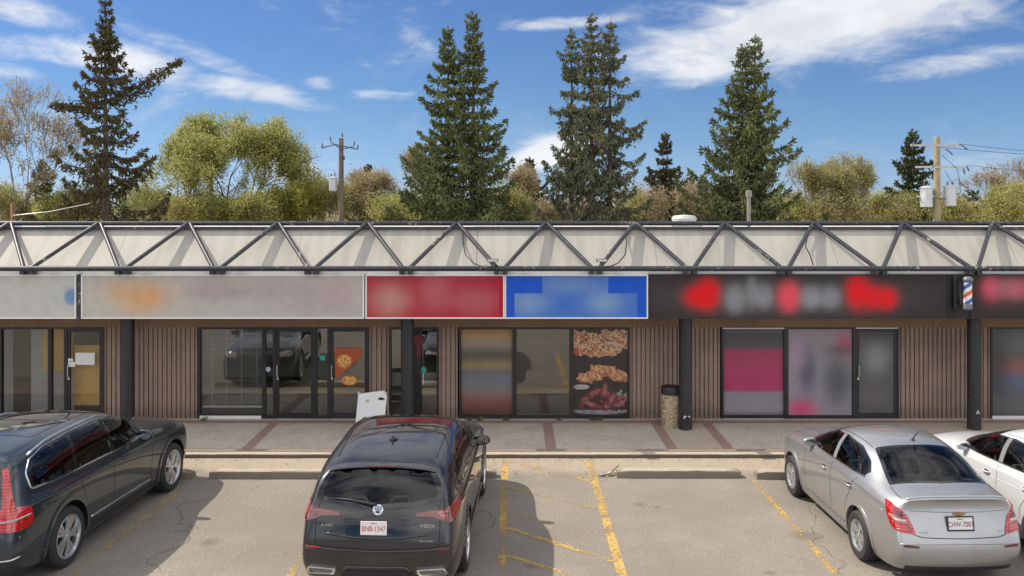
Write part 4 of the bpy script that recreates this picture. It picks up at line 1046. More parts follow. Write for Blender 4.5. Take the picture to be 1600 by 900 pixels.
    def mirror(s, y, z, m, out=.20, size=(.115, .075, .07)):
        for sg in (-1, 1):
            h = s.hit(('side', sg), y, z)
            x = abs(h[0].x); cx = x+out-.10
            bm = bmesh.new(); bmesh.ops.create_icosphere(bm, subdivisions=3, radius=1)
            for v in bm.verts:
                c = v.co; 
                for k in range(3): c[k] = math.copysign(abs(c[k])**.75, c[k])
                c.x *= size[0]; c.z *= size[2]*(1-.18*(c.x/size[0])); c.y *= size[1]
                if c.y < -.02: c.y = -.02+(c.y+.02)*.25
                c.x += cx; c.y += y-.02; c.z += z+.035; c.x *= sg
            b = MB().add([v.co[:] for v in bm.verts], [[q.index for q in f.verts] for f in bm.faces]); bm.free()
            o = b.build('door_mirror', m, s.root, smooth=True)
            g_ = MB(); n = 20; g_.v.append((sg*cx, y-.062, z+.033))
            for k in range(n): a = 2*math.pi*k/n; g_.v.append((sg*(cx+size[0]*.74*math.cos(a)), y-.06, z+.033+size[2]*.70*math.sin(a)))
            for k in range(n): g_.f.append((0, 1+k, 1+(k+1) % n))
            g_.build('mirror_glass', M['mirror'], o, fix=False)
            MB().tube([(sg*(x-.03), y+.02, z-.03), (sg*(cx-.03), y, z+.0)], [.03, .022], 8).build('mirror_arm', M['dark_plastic'], o, smooth=True)
    def plate(s, x, z, text, m_text, border=None, tilt=0):
        h = s.hit(('rear',), x, z); y = h[0].y-.014
        po = MB().box(-.155, .155, -.004, .004, -.078, .078, .003).build('number_plate', mat('plate_white', (.72, .70, .70), .5, .08, 12), s.root)
        po.location = (x, y, z); po.rotation_euler.x = tilt
        words(text, .088, m_text, po, (0, -.0055, -.036), .76) if text else None; words('Alberta', .026, m_text, po, (0, -.0055, .048)) if text else None
        if border:
            b = MB(); frame_box(b, -.165, .165, -.088, .088, .013, -.010, .006, bot=.02); b.build('plate_frame', border, po)
        return po
    def cabin(s, y_front, y_rear, floor, belt, w_, m, rear_y):
        b = MB().box(-w_-.06, w_+.06, rear_y-.25, y_front+.9, .26, floor); b.build('floor_pan', M['void'], s.root)
        b = MB().box(-w_-.04, w_+.04, y_front+.33, y_front+.95, floor, belt-.04, .03).box(-.5*w_-.22, -.5*w_+.22, y_front+.40, y_front+.6, belt-.05, belt+.015, .02).build('dashboard', M['dark_plastic'], s.root)
        c = -w_*.5; ring = MB(); N = 20
        ring.tube([(c+.18*math.cos(a), y_front+.22-.05*math.sin(a), belt-.06+.17*math.sin(a)) for a in [2*math.pi*k/N for k in range(N+1)]], .014, 6); ring.build('steering_wheel', M['dark_plastic'], s.root, smooth=True)
        def seat(nm, x, y, w, rows_head):
            q = MB().box(x-w, x+w, y-.05, y+.45, floor, floor+.30, .05)
            q.prism([(y-.02, floor+.18), (y+.10, floor+.2), (y-.06, belt+.02), (y-.14, belt+.03), (y-.2, belt-.1)], x-w, x+w, lambda u, v, ww: (ww, u, v))
            so_ = q.build(nm, m, s.root)
            for hx in rows_head: MB().box(hx-.12, hx+.12, y-.17, y-.08, belt+.05, belt+.22, .03).box(hx-.05, hx+.05, y-.14, y-.12, belt, belt+.06).build('headrest', m, so_)
        seat('front_seat', -w_*.5, y_front-.55, .25, [-w_*.5]); seat('front_seat', w_*.5, y_front-.55, .25, [w_*.5])
        seat('rear_seat', 0, y_rear, w_-.06, [-w_*.5, 0, w_*.5])
        MB().box(-w_-.02, w_+.02, rear_y, y_rear-.2, floor, belt-.08, .02).build('parcel_shelf', M['seat'], s.root)
        MB().box(-w_-.05, -w_-.02, y_rear-.3, y_front+.4, floor, belt-.03).box(w_+.02, w_+.05, y_rear-.3, y_front+.4, floor, belt-.03).build('door_lining', M['seat'], s.root)

def words(text, size, m, parent, loc, sx=1., thick=.001, rot=(R(90), 0, 0), name='lettering', align='CENTER', shear=0.):
    cu = bpy.data.curves.new('t', 'FONT'); cu.body = text; cu.size = size; cu.align_x = align; cu.extrude = thick; cu.shear = shear
    to = bpy.data.objects.new('t', cu); COL.objects.link(to); dg = bpy.context.evaluated_depsgraph_get(); dg.update()
    me = bpy.data.meshes.new_from_object(to.evaluated_get(dg)); bpy.data.objects.remove(to); me.materials.clear(); me.materials.append(m)
    o = bpy.data.objects.new(name, me); COL.objects.link(o); o.parent = parent; o.location = loc; o.rotation_euler = rot; o.scale = (sx, 1, 1); return o
RED_INK = mat('red_plate_ink', (.5, .03, .05), .5); 

# ---------------- SUV cage (metres; half width, along, height), front to rear
def suv_cage(dz=0., wk=1., rear_rake=0., roof_w=1., crown=.6):
    C = [
    [(.70,2.26,.24),(.77,2.33,.34),(.82,2.35,.55),(.82,2.34,.75),(.80,2.29,.88),(.76,2.22,.95),(.68,2.22,.975),(.5,2.24,.985),(.25,2.28,.99),(0,2.29,.99)],
    [(.84,2.08,.22),(.90,2.08,.33),(.935,2.10,.55),(.935,2.08,.78),(.905,2.04,.93),(.85,2.0,1.0),(.74,1.99,1.035),(.5,2.0,1.055),(.25,2.02,1.065),(0,2.03,1.065)],
    [(.88,1.5,.22),(.945,1.5,.33),(.97,1.5,.58),(.965,1.5,.83),(.94,1.5,1.0),(.88,1.5,1.07),(.75,1.5,1.105),(.5,1.5,1.125),(.25,1.5,1.14),(0,1.5,1.14)],
    [(.88,1.05,.22),(.94,1.05,.33),(.955,1.05,.56),(.955,1.05,.84),(.94,1.05,1.02),(.885,1.03,1.09),(.77,1.03,1.135),(.52,1.06,1.16),(.26,1.12,1.175),(0,1.13,1.18)],
    [(.88,.85,.22),(.94,.85,.33),(.95,.85,.56),(.955,.85,.84),(.94,.85,1.03),(.895,.78,1.10),(.81,.72,1.165),(.64,.84,1.20),(.3,.97,1.215),(0,1.0,1.22)],
    [(.88,.45,.22),(.94,.45,.33),(.945,.45,.56),(.955,.45,.85),(.94,.45,1.03),(.90,.42,1.10),(.825,.36,1.29),(.69,.38,1.46),(.35,.46,1.50),(0,.48,1.51)],
    [(.88,.05,.22),(.94,.05,.33),(.945,.05,.56),(.955,.05,.85),(.94,.05,1.035),(.905,.05,1.10),(.80,.02,1.40),(.66,-.03,1.63),(.35,.0,1.69),(0,.02,1.70)],
    [(.88,-.4,.22),(.94,-.4,.33),(.945,-.4,.56),(.955,-.4,.85),(.94,-.4,1.04),(.905,-.4,1.105),(.79,-.4,1.42),(.645,-.4,1.68),(.34,-.4,1.745),(0,-.4,1.76)],
    [(.88,-1.0,.22),(.94,-1.0,.33),(.95,-1.0,.56),(.958,-1.0,.85),(.942,-1.0,1.045),(.90,-1.0,1.11),(.785,-1.0,1.42),(.64,-1.0,1.685),(.34,-1.0,1.75),(0,-1.0,1.765)],
    [(.88,-1.5,.22),(.945,-1.5,.33),(.97,-1.5,.58),(.968,-1.5,.85),(.945,-1.5,1.045),(.895,-1.5,1.115),(.78,-1.5,1.41),(.635,-1.5,1.665),(.34,-1.5,1.73),(0,-1.5,1.745)],
    [(.88,-2.0,.24),(.94,-2.0,.35),(.965,-2.0,.58),(.96,-2.0,.83),(.935,-2.0,1.03),(.88,-2.0,1.13),(.765,-1.98,1.40),(.62,-1.97,1.62),(.34,-1.98,1.685),(0,-1.98,1.70)],
    [(.86,-2.34,.26),(.92,-2.36,.36),(.94,-2.37,.58),(.93,-2.35,.80),(.905,-2.33,1.0),(.85,-2.30,1.14),(.74,-2.22,1.39),(.605,-2.15,1.585),(.33,-2.17,1.645),(0,-2.18,1.66)],
    [(.78,-2.46,.28),(.85,-2.53,.37),(.87,-2.56,.58),(.85,-2.52,.80),(.83,-2.48,1.0),(.785,-2.42,1.14),(.69,-2.31,1.39),(.575,-2.21,1.56),(.31,-2.25,1.615),(0,-2.26,1.63)]]
    out = []
    for st in C:
        q = []
        for j, (x, y, z) in enumerate(st):
            if z > 1.1: z = 1.1+(z-1.1)*(1+dz)
            if j > 5 and y < .6: x *= roof_w
            if j > 7 and y < .2: z = st[7][2]*(1+0)+(z-(1.1+(st[7][2]-1.1)*(1+dz)))*crown if dz == 0 else 1.1+(st[7][2]-1.1)*(1+dz)+(z-(1.1+(st[7][2]-1.1)*(1+dz)))*crown
            if y < -1.9 and z > 1.08: y += rear_rake*(z-1.08)
            if y < -.4 and z > 1.45: z -= max(0, rear_rake)*.10*(-.4-y)
            q.append((x*wk, y, z))
        out.append(q)
    return out
def arc_path(cx, cy, r, a0, a1, n=10): return [(cx+r*math.cos(R(a0+(a1-a0)*k/n)), cy+r*math.sin(R(a0+(a1-a0)*k/n))) for k in range(n+1)]

# ---------------- dark blue SUV (left)
c1 = Car('parked_suv', suv_cage(.0, 1., -.10, 1.07, .55), [(0, 12, 4, .4), (4, 12, 7, .1)], PAINT_BLUE, (-6.62, 12.97, 0), R(-4.0), (1.49, -1.49), .385, .965)
tag(c1.root, 'dark blue SUV with silver roof rails parked at the left edge', 'SUV', 'cars parked nose in to the kerb')
dlo = round_poly([(.80, 1.150), (.30, 1.475), (-.02, 1.585), (-.45, 1.628), (-1.1, 1.625), (-1.65, 1.59), (-1.98, 1.52), (-2.14, 1.40), (-2.13, 1.205), (-1.2, 1.165), (0, 1.145)], .05, 4)
p1 = round_poly([(.66, 1.175), (.22, 1.46), (-.10, 1.565), (-.26, 1.585), (-.30, 1.170)], .03, 3)
p2 = round_poly([(-.37, 1.172), (-.33, 1.595), (-.75, 1.605), (-1.10, 1.60), (-1.20, 1.190)], .03, 3)
p3 = round_poly([(-1.26, 1.19), (-1.17, 1.60), (-1.62, 1.565), (-1.93, 1.50), (-2.06, 1.39), (-2.06, 1.23)], .04, 3)
pn = c1.windows(dlo, [p1, p2, p3], M['car_glass'], M['dark_glass'], M['satin'], .013)
ws_o = round_poly([(-.80, .83), (-.62, .88), (0, 1.0), (.62, .88), (.80, .83), (.64, .06), (0, .14), (-.64, .06)], .05, 3); ws_i = round_poly([(-.74, .80), (0, .93), (.74, .80), (.58, .14), (0, .21), (-.58, .14)], .05, 3)
pn.append(c1.screen('windscreen', ws_o, ws_i, ('top',), M['car_glass']))
rw_o = round_poly([(-.72, 1.19), (-.60, 1.54), (0, 1.585), (.60, 1.54), (.72, 1.19), (0, 1.16)], .06, 4)
rw_i = round_poly([(-.64, 1.23), (-.54, 1.50), (0, 1.54), (.54, 1.50), (.64, 1.23), (0, 1.20)], .06, 4)
pn.append(c1.screen('rear_window', rw_o, rw_i, ('rear',), M['dark_glass']))
c1.patch('sunroof', round_poly([(-.48, -.18), (-.50, -1.55), (.50, -1.55), (.48, -.18)], .06, 4), ('top',), M['gloss_black'], .004, grid=.09)
c1.strip('sunroof_seam', [(-.49, -.85), (.49, -.85)], ('top',), M['dark_plastic'], .012, flat=True, lift=.005)
for sg in (-1, 1):
    c1.patch('tail_light', round_poly([(-1.62, .82), (-1.60, 1.0), (-1.50, 1.06), (-1.475, 1.25), (-1.44, 1.50), (-1.385, 1.50), (-1.40, 1.25), (-1.385, 1.08), (-1.18, 1.03), (-1.155, .86), (-1.26, .80)], .02, 3), ('corner', sg, 52), RED, .008, grid=.04)
    c1.strip('tail_light_strip', [(-1.58, .92), (-1.20, .95)], ('corner', sg, 52), CLEAR, .012, .010)
    c1.strip('door_seam', [(-.335, 1.12), (-.34, .40)], ('side', sg), M['void'], .004, flat=True)
    c1.strip('door_seam', [(.78, 1.08), (.80, .80), (.72, .42), (-.95, .40), (-1.05, .62), (-1.12, .85), (-1.22, 1.12)], ('side', sg), M['void'], .004, flat=True)
    c1.strip('sill_trim', [(.72, .43), (-.95, .45)], ('side', sg), M['satin'], .014, .008)
    c1.patch('sill_cladding', [(.98, .25), (.98, .36), (-.98, .38), (-.98, .25)], ('side', sg), M['dark_plastic'], .006)
    c1.strip('shoulder_crease', [(1.9, .93), (.9, 1.0), (-1.0, 1.015), (-2.2, 1.03)], ('side', sg), PAINT_BLUE, .010, -.004)
    c1.strip('bumper_trim', [(-1.66, .47), (-1.34, .50)], ('corner', sg, 52), M['satin'], .011, .004)
    c1.strip('mud_flap_edge', [(-2.0, .3), (-2.02, .44)], ('side', sg), M['dark_plastic'], .02)
    # roof rail standing on three feet
    pts = []
    for i in range(22):
        y = .02-1.98*i/21; h = c1.hit(('top',), sg*.685, y); u = min(i, 21-i)/4; pts.append(h[0]+Vector((0, 0, .045*min(1, u)+.008)))
    c1r = MB().tube(pts, .017, 8).build('roof_rail', M['satin'], c1.root, smooth=True)
c1.handle(-.02, .995, PAINT_BLUE); c1.handle(-.92, 1.01, PAINT_BLUE); c1.mirror(.55, 1.13, PAINT_BLUE, .19, (.12, .08, .08))
c1.flares(PAINT_BLUE, .06, .016); c1.finish(pn); c1.add_wheels(5, .275, [(-.32, .022, .030), (0, .012, .022), (.32, .022, .030)]); c1.cabin(.45, -.95, .35, 1.08, .70, M['seat'], -1.9)
c1.patch('lower_bumper', [(-.88, .26), (-.86, .48), (.86, .48), (.88, .26)], ('rear',), M['dark_plastic'], .012)
c1.patch('headlight', round_poly([(.50, .78), (.52, .90), (.78, .93), (.86, .86), (.78, .78)], .02), ('front',), CLEAR, .008); c1.patch('headlight', round_poly([(-.50, .78), (-.52, .90), (-.78, .93), (-.86, .86), (-.78, .78)], .02), ('front',), CLEAR, .008)
c1.patch('grille', round_poly([(-.45, .52), (-.48, .88), (.48, .88), (.45, .52)], .05), ('front',), M['dark_plastic'], .008)

# ---------------- black SUV (centre)
c2 = Car('parked_suv', suv_cage(-.04, 1.012, .24, 1.09, .6), [(0, 12, 4, .6), (0, 12, 3, .15), (4, 12, 7, .15)], PAINT_BLACK, (-1.475, 12.80, 0), R(-2.4), (1.445, -1.445), .375, .975)
tag(c2.root, 'black SUV seen from behind in the centre bay, with round emblem and sunroof', 'SUV', 'cars parked nose in to the kerb')
dlo = round_poly([(.78, 1.148), (.32, 1.42), (0, 1.53), (-.45, 1.575), (-1.0, 1.56), (-1.5, 1.50), (-1.86, 1.38), (-1.98, 1.22), (-1.92, 1.185), (-1.2, 1.16), (0, 1.145)], .05, 4)
p1 = round_poly([(.64, 1.17), (.24, 1.41), (-.08, 1.51), (-.24, 1.53), (-.28, 1.165)], .03, 3)
p2 = round_poly([(-.35, 1.168), (-.31, 1.54), (-.75, 1.545), (-1.05, 1.535), (-1.17, 1.182)], .03, 3)
p3 = round_poly([(-1.23, 1.182), (-1.12, 1.53), (-1.48, 1.475), (-1.80, 1.36), (-1.90, 1.225), (-1.86, 1.205)], .03, 3)
pn = c2.windows(dlo, [p1, p2, p3], M['car_glass'], M['dark_glass'], M['gloss_black'], .008)
pn.append(c2.screen('windscreen', ws_o, ws_i, ('top',), M['car_glass']))
rw_o = round_poly([(-.765, 1.20), (-.745, 1.30), (-.635, 1.505), (0, 1.555), (.635, 1.505), (.745, 1.30), (.765, 1.20), (.45, 1.145), (0, 1.12), (-.45, 1.145)], .05, 4)
rw_i = round_poly([(-.69, 1.235), (-.68, 1.30), (-.585, 1.47), (0, 1.515), (.585, 1.47), (.68, 1.30), (.69, 1.235), (.42, 1.185), (0, 1.16), (-.42, 1.185)], .05, 4)
pn.append(c2.screen('rear_window', rw_o, rw_i, ('rear',), M['dark_glass']))
c2.patch('sunroof', round_poly([(-.50, -.12), (-.52, -.98), (.52, -.98), (.50, -.12)], .05, 4), ('top',), M['gloss_black'], .004, grid=.09)
# tailgate spoiler standing off the roof end
sp1 = []; 
for i in range(17):
    x = -.65+1.3*i/16; h = c2.hit(('top',), x, -2.02+.02*(1-(x/.6)**2)*0); sp1.append((x, h[0].z))
b = MB()
for (x, z) in sp1:
    q = 1-(x/.67)**2*.35; b.v += [(x, -1.86, z+.012), (x, -2.12-.05*q, z-.028+.0), (x, -2.13-.05*q, z-.048), (x, -1.92, z-.05)]
for i in range(16):
    for k in range(4): b.f.append((i*4+k, i*4+(k+1) % 4, (i+1)*4+(k+1) % 4, (i+1)*4+k))
b.f += [(0, 1, 2, 3), (64, 65, 66, 67)]
spo = b.build('spoiler', PAINT_BLACK, c2.root, auto=40)
MB().box(-.17, .17, -2.188, -2.165, sp1[8][1]-.047, sp1[8][1]-.032).build('brake_light', DRED, spo)
h = c2.hit(('top',), .0, -1.42)[0]
MB().prism([(-.10, 0), (.06, 0), (-.05, .06), (-.075, .062)], -.012, .012, lambda u, v, ww: (ww+.0, h.y+u, h.z+v-.004)).build('shark_fin_aerial', M['gloss_black'], c2.root)
MB().prism([(.06*math.cos(a), .045*math.sin(a)) for a in [k*math.pi/8 for k in range(16)]], 0, .004, lambda u, v, ww: (u, h.y+v*1.4-.0, h.z+ww+.004)).build('aerial_base', M['dark_plastic'], c2.root)
for sg in (-1, 1):
    c2.patch('tail_light', round_poly([(-.44, 1.045), (-.46, 1.075), (-.74, 1.105), (-.87, 1.145), (-.95, 1.165), (-.96, 1.025), (-.90, 0.965), (-.80, 0.990), (-.65, 1.035)] if sg < 0 else [(.44, 1.045), (.46, 1.075), (.74, 1.105), (.87, 1.145), (.95, 1.165), (.96, 1.025), (.90, 0.965), (.80, 0.990), (.65, 1.035)], .015, 3), ('rear',), DRED, .010, grid=.03)
    c2.patch('tail_light_lens', round_poly([(sg*.70, 1.080), (sg*.82, 1.110), (sg*.815, 1.035), (sg*.76, 1.020)], .01, 3), ('rear',), PINK if sg > 0 else DRED, .014, grid=.03)
    c2.patch('tail_light_lens', round_poly([(sg*.83, 1.115), (sg*.925, 1.145), (sg*.925, 1.035), (sg*.87, 1.000)], .01, 3), ('rear',), RED if sg < 0 else ORANGE, .014, grid=.03)
    c2.patch('reflector', round_poly([(sg*.66, 0.680), (sg*.68, 0.705), (sg*.85, 0.710), (sg*.84, 0.675)], .01, 3), ('rear',), DRED if sg > 0 else RED, .008, grid=.03)
    c2.strip('tailgate_seam', [(sg*.70, 1.17), (sg*.735, 1.08), (sg*.735, .85), (sg*.72, .70)], ('rear',), M['void'], .004, flat=True)
    c2.patch('exhaust_tip', round_poly([(sg*.49, 0.400), (sg*.47, 0.470), (sg*.80, 0.485), (sg*.83, 0.420), (sg*.80, 0.395)], .02, 3), ('rear',), M['chrome'], .03, grid=.03, thick=.03, holes=[round_poly([(sg*.52, .415), (sg*.505, .455), (sg*.78, .465), (sg*.80, .43), (sg*.785, .41)], .01, 3)])
    c2.strip('door_seam', [(-.315, 1.12), (-.32, .40)], ('side', sg), M['void'], .004, flat=True)
    c2.strip('door_seam', [(.76, 1.08), (.78, .80), (.70, .42), (-.93, .40), (-1.03, .62), (-1.10, .85), (-1.20, 1.12)], ('side', sg), M['void'], .004, flat=True)
    c2.strip('roof_trim', [(sg*.655, -.05), (sg*.64, -1.0), (sg*.615, -1.85)], ('top',), M['gloss_black'], .010, .004)
    c2.strip('sill_trim', [(.9, .36), (-.9, .38)], ('side', sg), M['gloss_black'], .02, .008)
c2.strip('bumper_seam', [(-.86, 0.720), (-.5, 0.698), (0, 0.685), (.5, 0.698), (.86, 0.720)], ('rear',), M['void'], .005, flat=True)
c2.strip('bumper_step', [(-.84, 0.695), (-.5, 0.675), (0, 0.662), (.5, 0.675), (.84, 0.695)], ('rear',), PAINT_BLACK, .014, -.002)
c2.strip('tailgate_crease', [(-.60, 0.850), (-.3, 0.815), (0, 0.805), (.3, 0.815), (.60, 0.850)], ('rear',), PAINT_BLACK, .016, -.006)
c2.patch('plate_recess', round_poly([(-.40, 1.020), (-.36, 0.830), (-.2, 0.810), (.2, 0.810), (.36, 0.830), (.40, 1.020)], .02, 3), ('rear',), M['gloss_black'], .003, grid=.05, thick=.004)
c2.patch('lower_bumper', round_poly([(-.44, 0.340), (-.36, 0.440), (.36, 0.440), (.44, 0.340)], .02, 3), ('rear',), M['dark_plastic'], .012)
c2.strip('lower_bumper_trim', [(-.42, 0.410), (-.34, 0.485), (.34, 0.485), (.42, 0.410)], ('rear',), PAINT_BLACK, .014, .006)
pl_ = c2.plate(-.035, .925, 'BNB-1347', RED_INK, None, R(-6))
# emblem: a ring round a caliper shaped A
h = c2.hit(('rear',), 0, 1.11)[0]
em = MB().lathe([(.042, -.006), (.052, -.010), (.062, -.006), (.062, .004), (.042, .004)], (0, 0, 0), 'y', 28, closed=True)
for sg in (-1, 1): em.prism([(sg*.004, .052), (sg*.018, .052), (sg*.045, -.034), (sg*.030, -.044), (sg*.012, .012), (sg*.004, .012)], .0, .012, lambda u, v, ww: (u, -ww+.002, v))
em.prism([(-.012, -.012), (.012, -.012), (.010, -.0), (-.010, -.0)], 0, .010, lambda u, v, ww: (u, -ww, v))
eo = em.build('emblem', M['chrome'], c2.root, auto=40); eo.location = (0, h.y-.012, 1.11); eo.rotation_euler.x = R(-14)
def badge(car, text, size, x, z, sx=1.25, shear=.2, m=None, tilt=-5):
    h = car.hit(('rear',), x, z)[0]; o = words(text, size, m or M['chrome'], car.root, (x, h.y-.012, z), sx, .0025, (R(90+tilt), 0, 0), 'badge_lettering', shear=shear); return o
badge(c2, 'MDX', .062, .59, .93); badge(c2, 'A-SPEC', .042, -.60, .93, 1.1, .5); badge(c2, 'SH-AWD', .032, .58, .775)
# rear wiper
h0 = c2.hit(('rear',), -.02, 1.165)[0]; h1 = c2.hit(('rear',), -.30, 1.205)[0]; h2 = c2.hit(('rear',), -.55, 1.215)[0]
MB().tube([h0+Vector((0, -.03, 0)), h0+Vector((-.05, -.045, .01)), h1+Vector((0, -.035, 0)), h2+Vector((0, -.02, 0))], [.022, .018, .012, .006], 8).build('rear_wiper', M['dark_plastic'], c2.root, smooth=True)
c2.handle(.0, .985, PAINT_BLACK); c2.handle(-.88, 1.0, PAINT_BLACK); c2.mirror(.53, 1.10, PAINT_BLACK, .19, (.12, .08, .075))
c2.flares(M['gloss_black'], .045, .014); c2.finish(pn); c2.add_wheels(7, .262, [(-.13, .016, .020), (.13, .016, .020)]); c2.cabin(.45, -.95, .35, 1.07, .70, M['seat'], -1.75)
c2.patch('headlight', round_poly([(.45, .80), (.50, .88), (.78, .90), (.86, .84)], .02), ('front',), CLEAR, .008); c2.patch('headlight', round_poly([(-.45, .80), (-.50, .88), (-.78, .90), (-.86, .84)], .02), ('front',), CLEAR, .008)
c2.patch('grille', round_poly([(-.40, .52), (-.44, .86), (.44, .86), (.40, .52)], .05), ('front',), M['dark_plastic'], .008)

# ---------------- compact sedans
SED = [
    [(.58,2.0,.20),(.64,2.06,.30),(.68,2.08,.46),(.68,2.06,.62),(.66,2.0,.74),(.61,1.93,.82),(.54,1.93,.845),(.42,1.95,.86),(.2,1.97,.87),(0,1.98,.87)],
    [(.74,1.78,.19),(.79,1.79,.29),(.825,1.80,.5),(.825,1.78,.68),(.795,1.75,.82),(.735,1.72,.89),(.62,1.72,.93),(.42,1.74,.955),(.2,1.76,.965),(0,1.76,.97)],
    [(.79,1.26,.19),(.84,1.26,.29),(.865,1.26,.52),(.858,1.26,.74),(.83,1.26,.90),(.775,1.26,.965),(.65,1.26,1.01),(.43,1.26,1.04),(.2,1.26,1.05),(0,1.26,1.055)],
    [(.79,.95,.19),(.835,.95,.29),(.855,.95,.52),(.852,.95,.75),(.83,.95,.925),(.785,.93,.99),(.68,.96,1.035),(.46,1.02,1.07),(.22,1.08,1.085),(0,1.10,1.09)],
    [(.79,.72,.19),(.835,.72,.29),(.85,.72,.52),(.852,.72,.75),(.835,.72,.94),(.80,.68,1.0),(.725,.64,1.07),(.58,.76,1.11),(.28,.91,1.125),(0,.94,1.13)],
    [(.79,.33,.19),(.835,.33,.29),(.85,.33,.52),(.855,.33,.76),(.84,.33,.95),(.81,.32,1.01),(.735,.27,1.17),(.605,.26,1.31),(.3,.34,1.345),(0,.36,1.355)],
    [(.79,-.02,.19),(.835,-.02,.29),(.85,-.02,.52),(.855,-.02,.77),(.84,-.02,.96),(.812,-.02,1.02),(.715,-.04,1.25),(.57,-.10,1.43),(.3,-.06,1.475),(0,-.04,1.485)],
    [(.79,-.4,.19),(.835,-.4,.29),(.85,-.4,.52),(.857,-.4,.78),(.842,-.4,.975),(.812,-.4,1.035),(.708,-.4,1.275),(.56,-.4,1.465),(.3,-.4,1.51),(0,-.4,1.52)],
    [(.79,-.8,.19),(.835,-.8,.29),(.852,-.8,.52),(.860,-.8,.79),(.845,-.8,.985),(.808,-.8,1.05),(.70,-.8,1.27),(.55,-.8,1.45),(.29,-.8,1.497),(0,-.8,1.505)],
    [(.79,-1.1,.19),(.84,-1.1,.29),(.862,-1.1,.53),(.865,-1.1,.79),(.842,-1.1,.985),(.80,-1.12,1.055),(.69,-1.12,1.24),(.54,-1.10,1.405),(.28,-1.12,1.447),(0,-1.12,1.457)],
    [(.79,-1.45,.20),(.84,-1.45,.30),(.865,-1.45,.54),(.862,-1.45,.78),(.832,-1.45,.975),(.785,-1.48,1.05),(.69,-1.46,1.155),(.56,-1.42,1.255),(.28,-1.47,1.29),(0,-1.48,1.30)],
    [(.77,-1.78,.21),(.82,-1.78,.31),(.845,-1.78,.54),(.842,-1.78,.76),(.81,-1.78,.955),(.765,-1.78,1.04),(.68,-1.75,1.10),(.55,-1.73,1.13),(.27,-1.79,1.135),(0,-1.80,1.135)],
    [(.75,-2.02,.22),(.80,-2.03,.32),(.82,-2.04,.52),(.815,-2.03,.74),(.785,-2.02,.94),(.74,-2.03,1.03),(.65,-2.06,1.085),(.50,-2.08,1.11),(.25,-2.11,1.12),(0,-2.12,1.12)],
    [(.66,-2.17,.24),(.73,-2.24,.33),(.755,-2.26,.50),(.75,-2.22,.66),(.725,-2.16,.84),(.69,-2.13,1.0),(.61,-2.16,1.075),(.47,-2.19,1.105),(.24,-2.22,1.115),(0,-2.23,1.115)]]
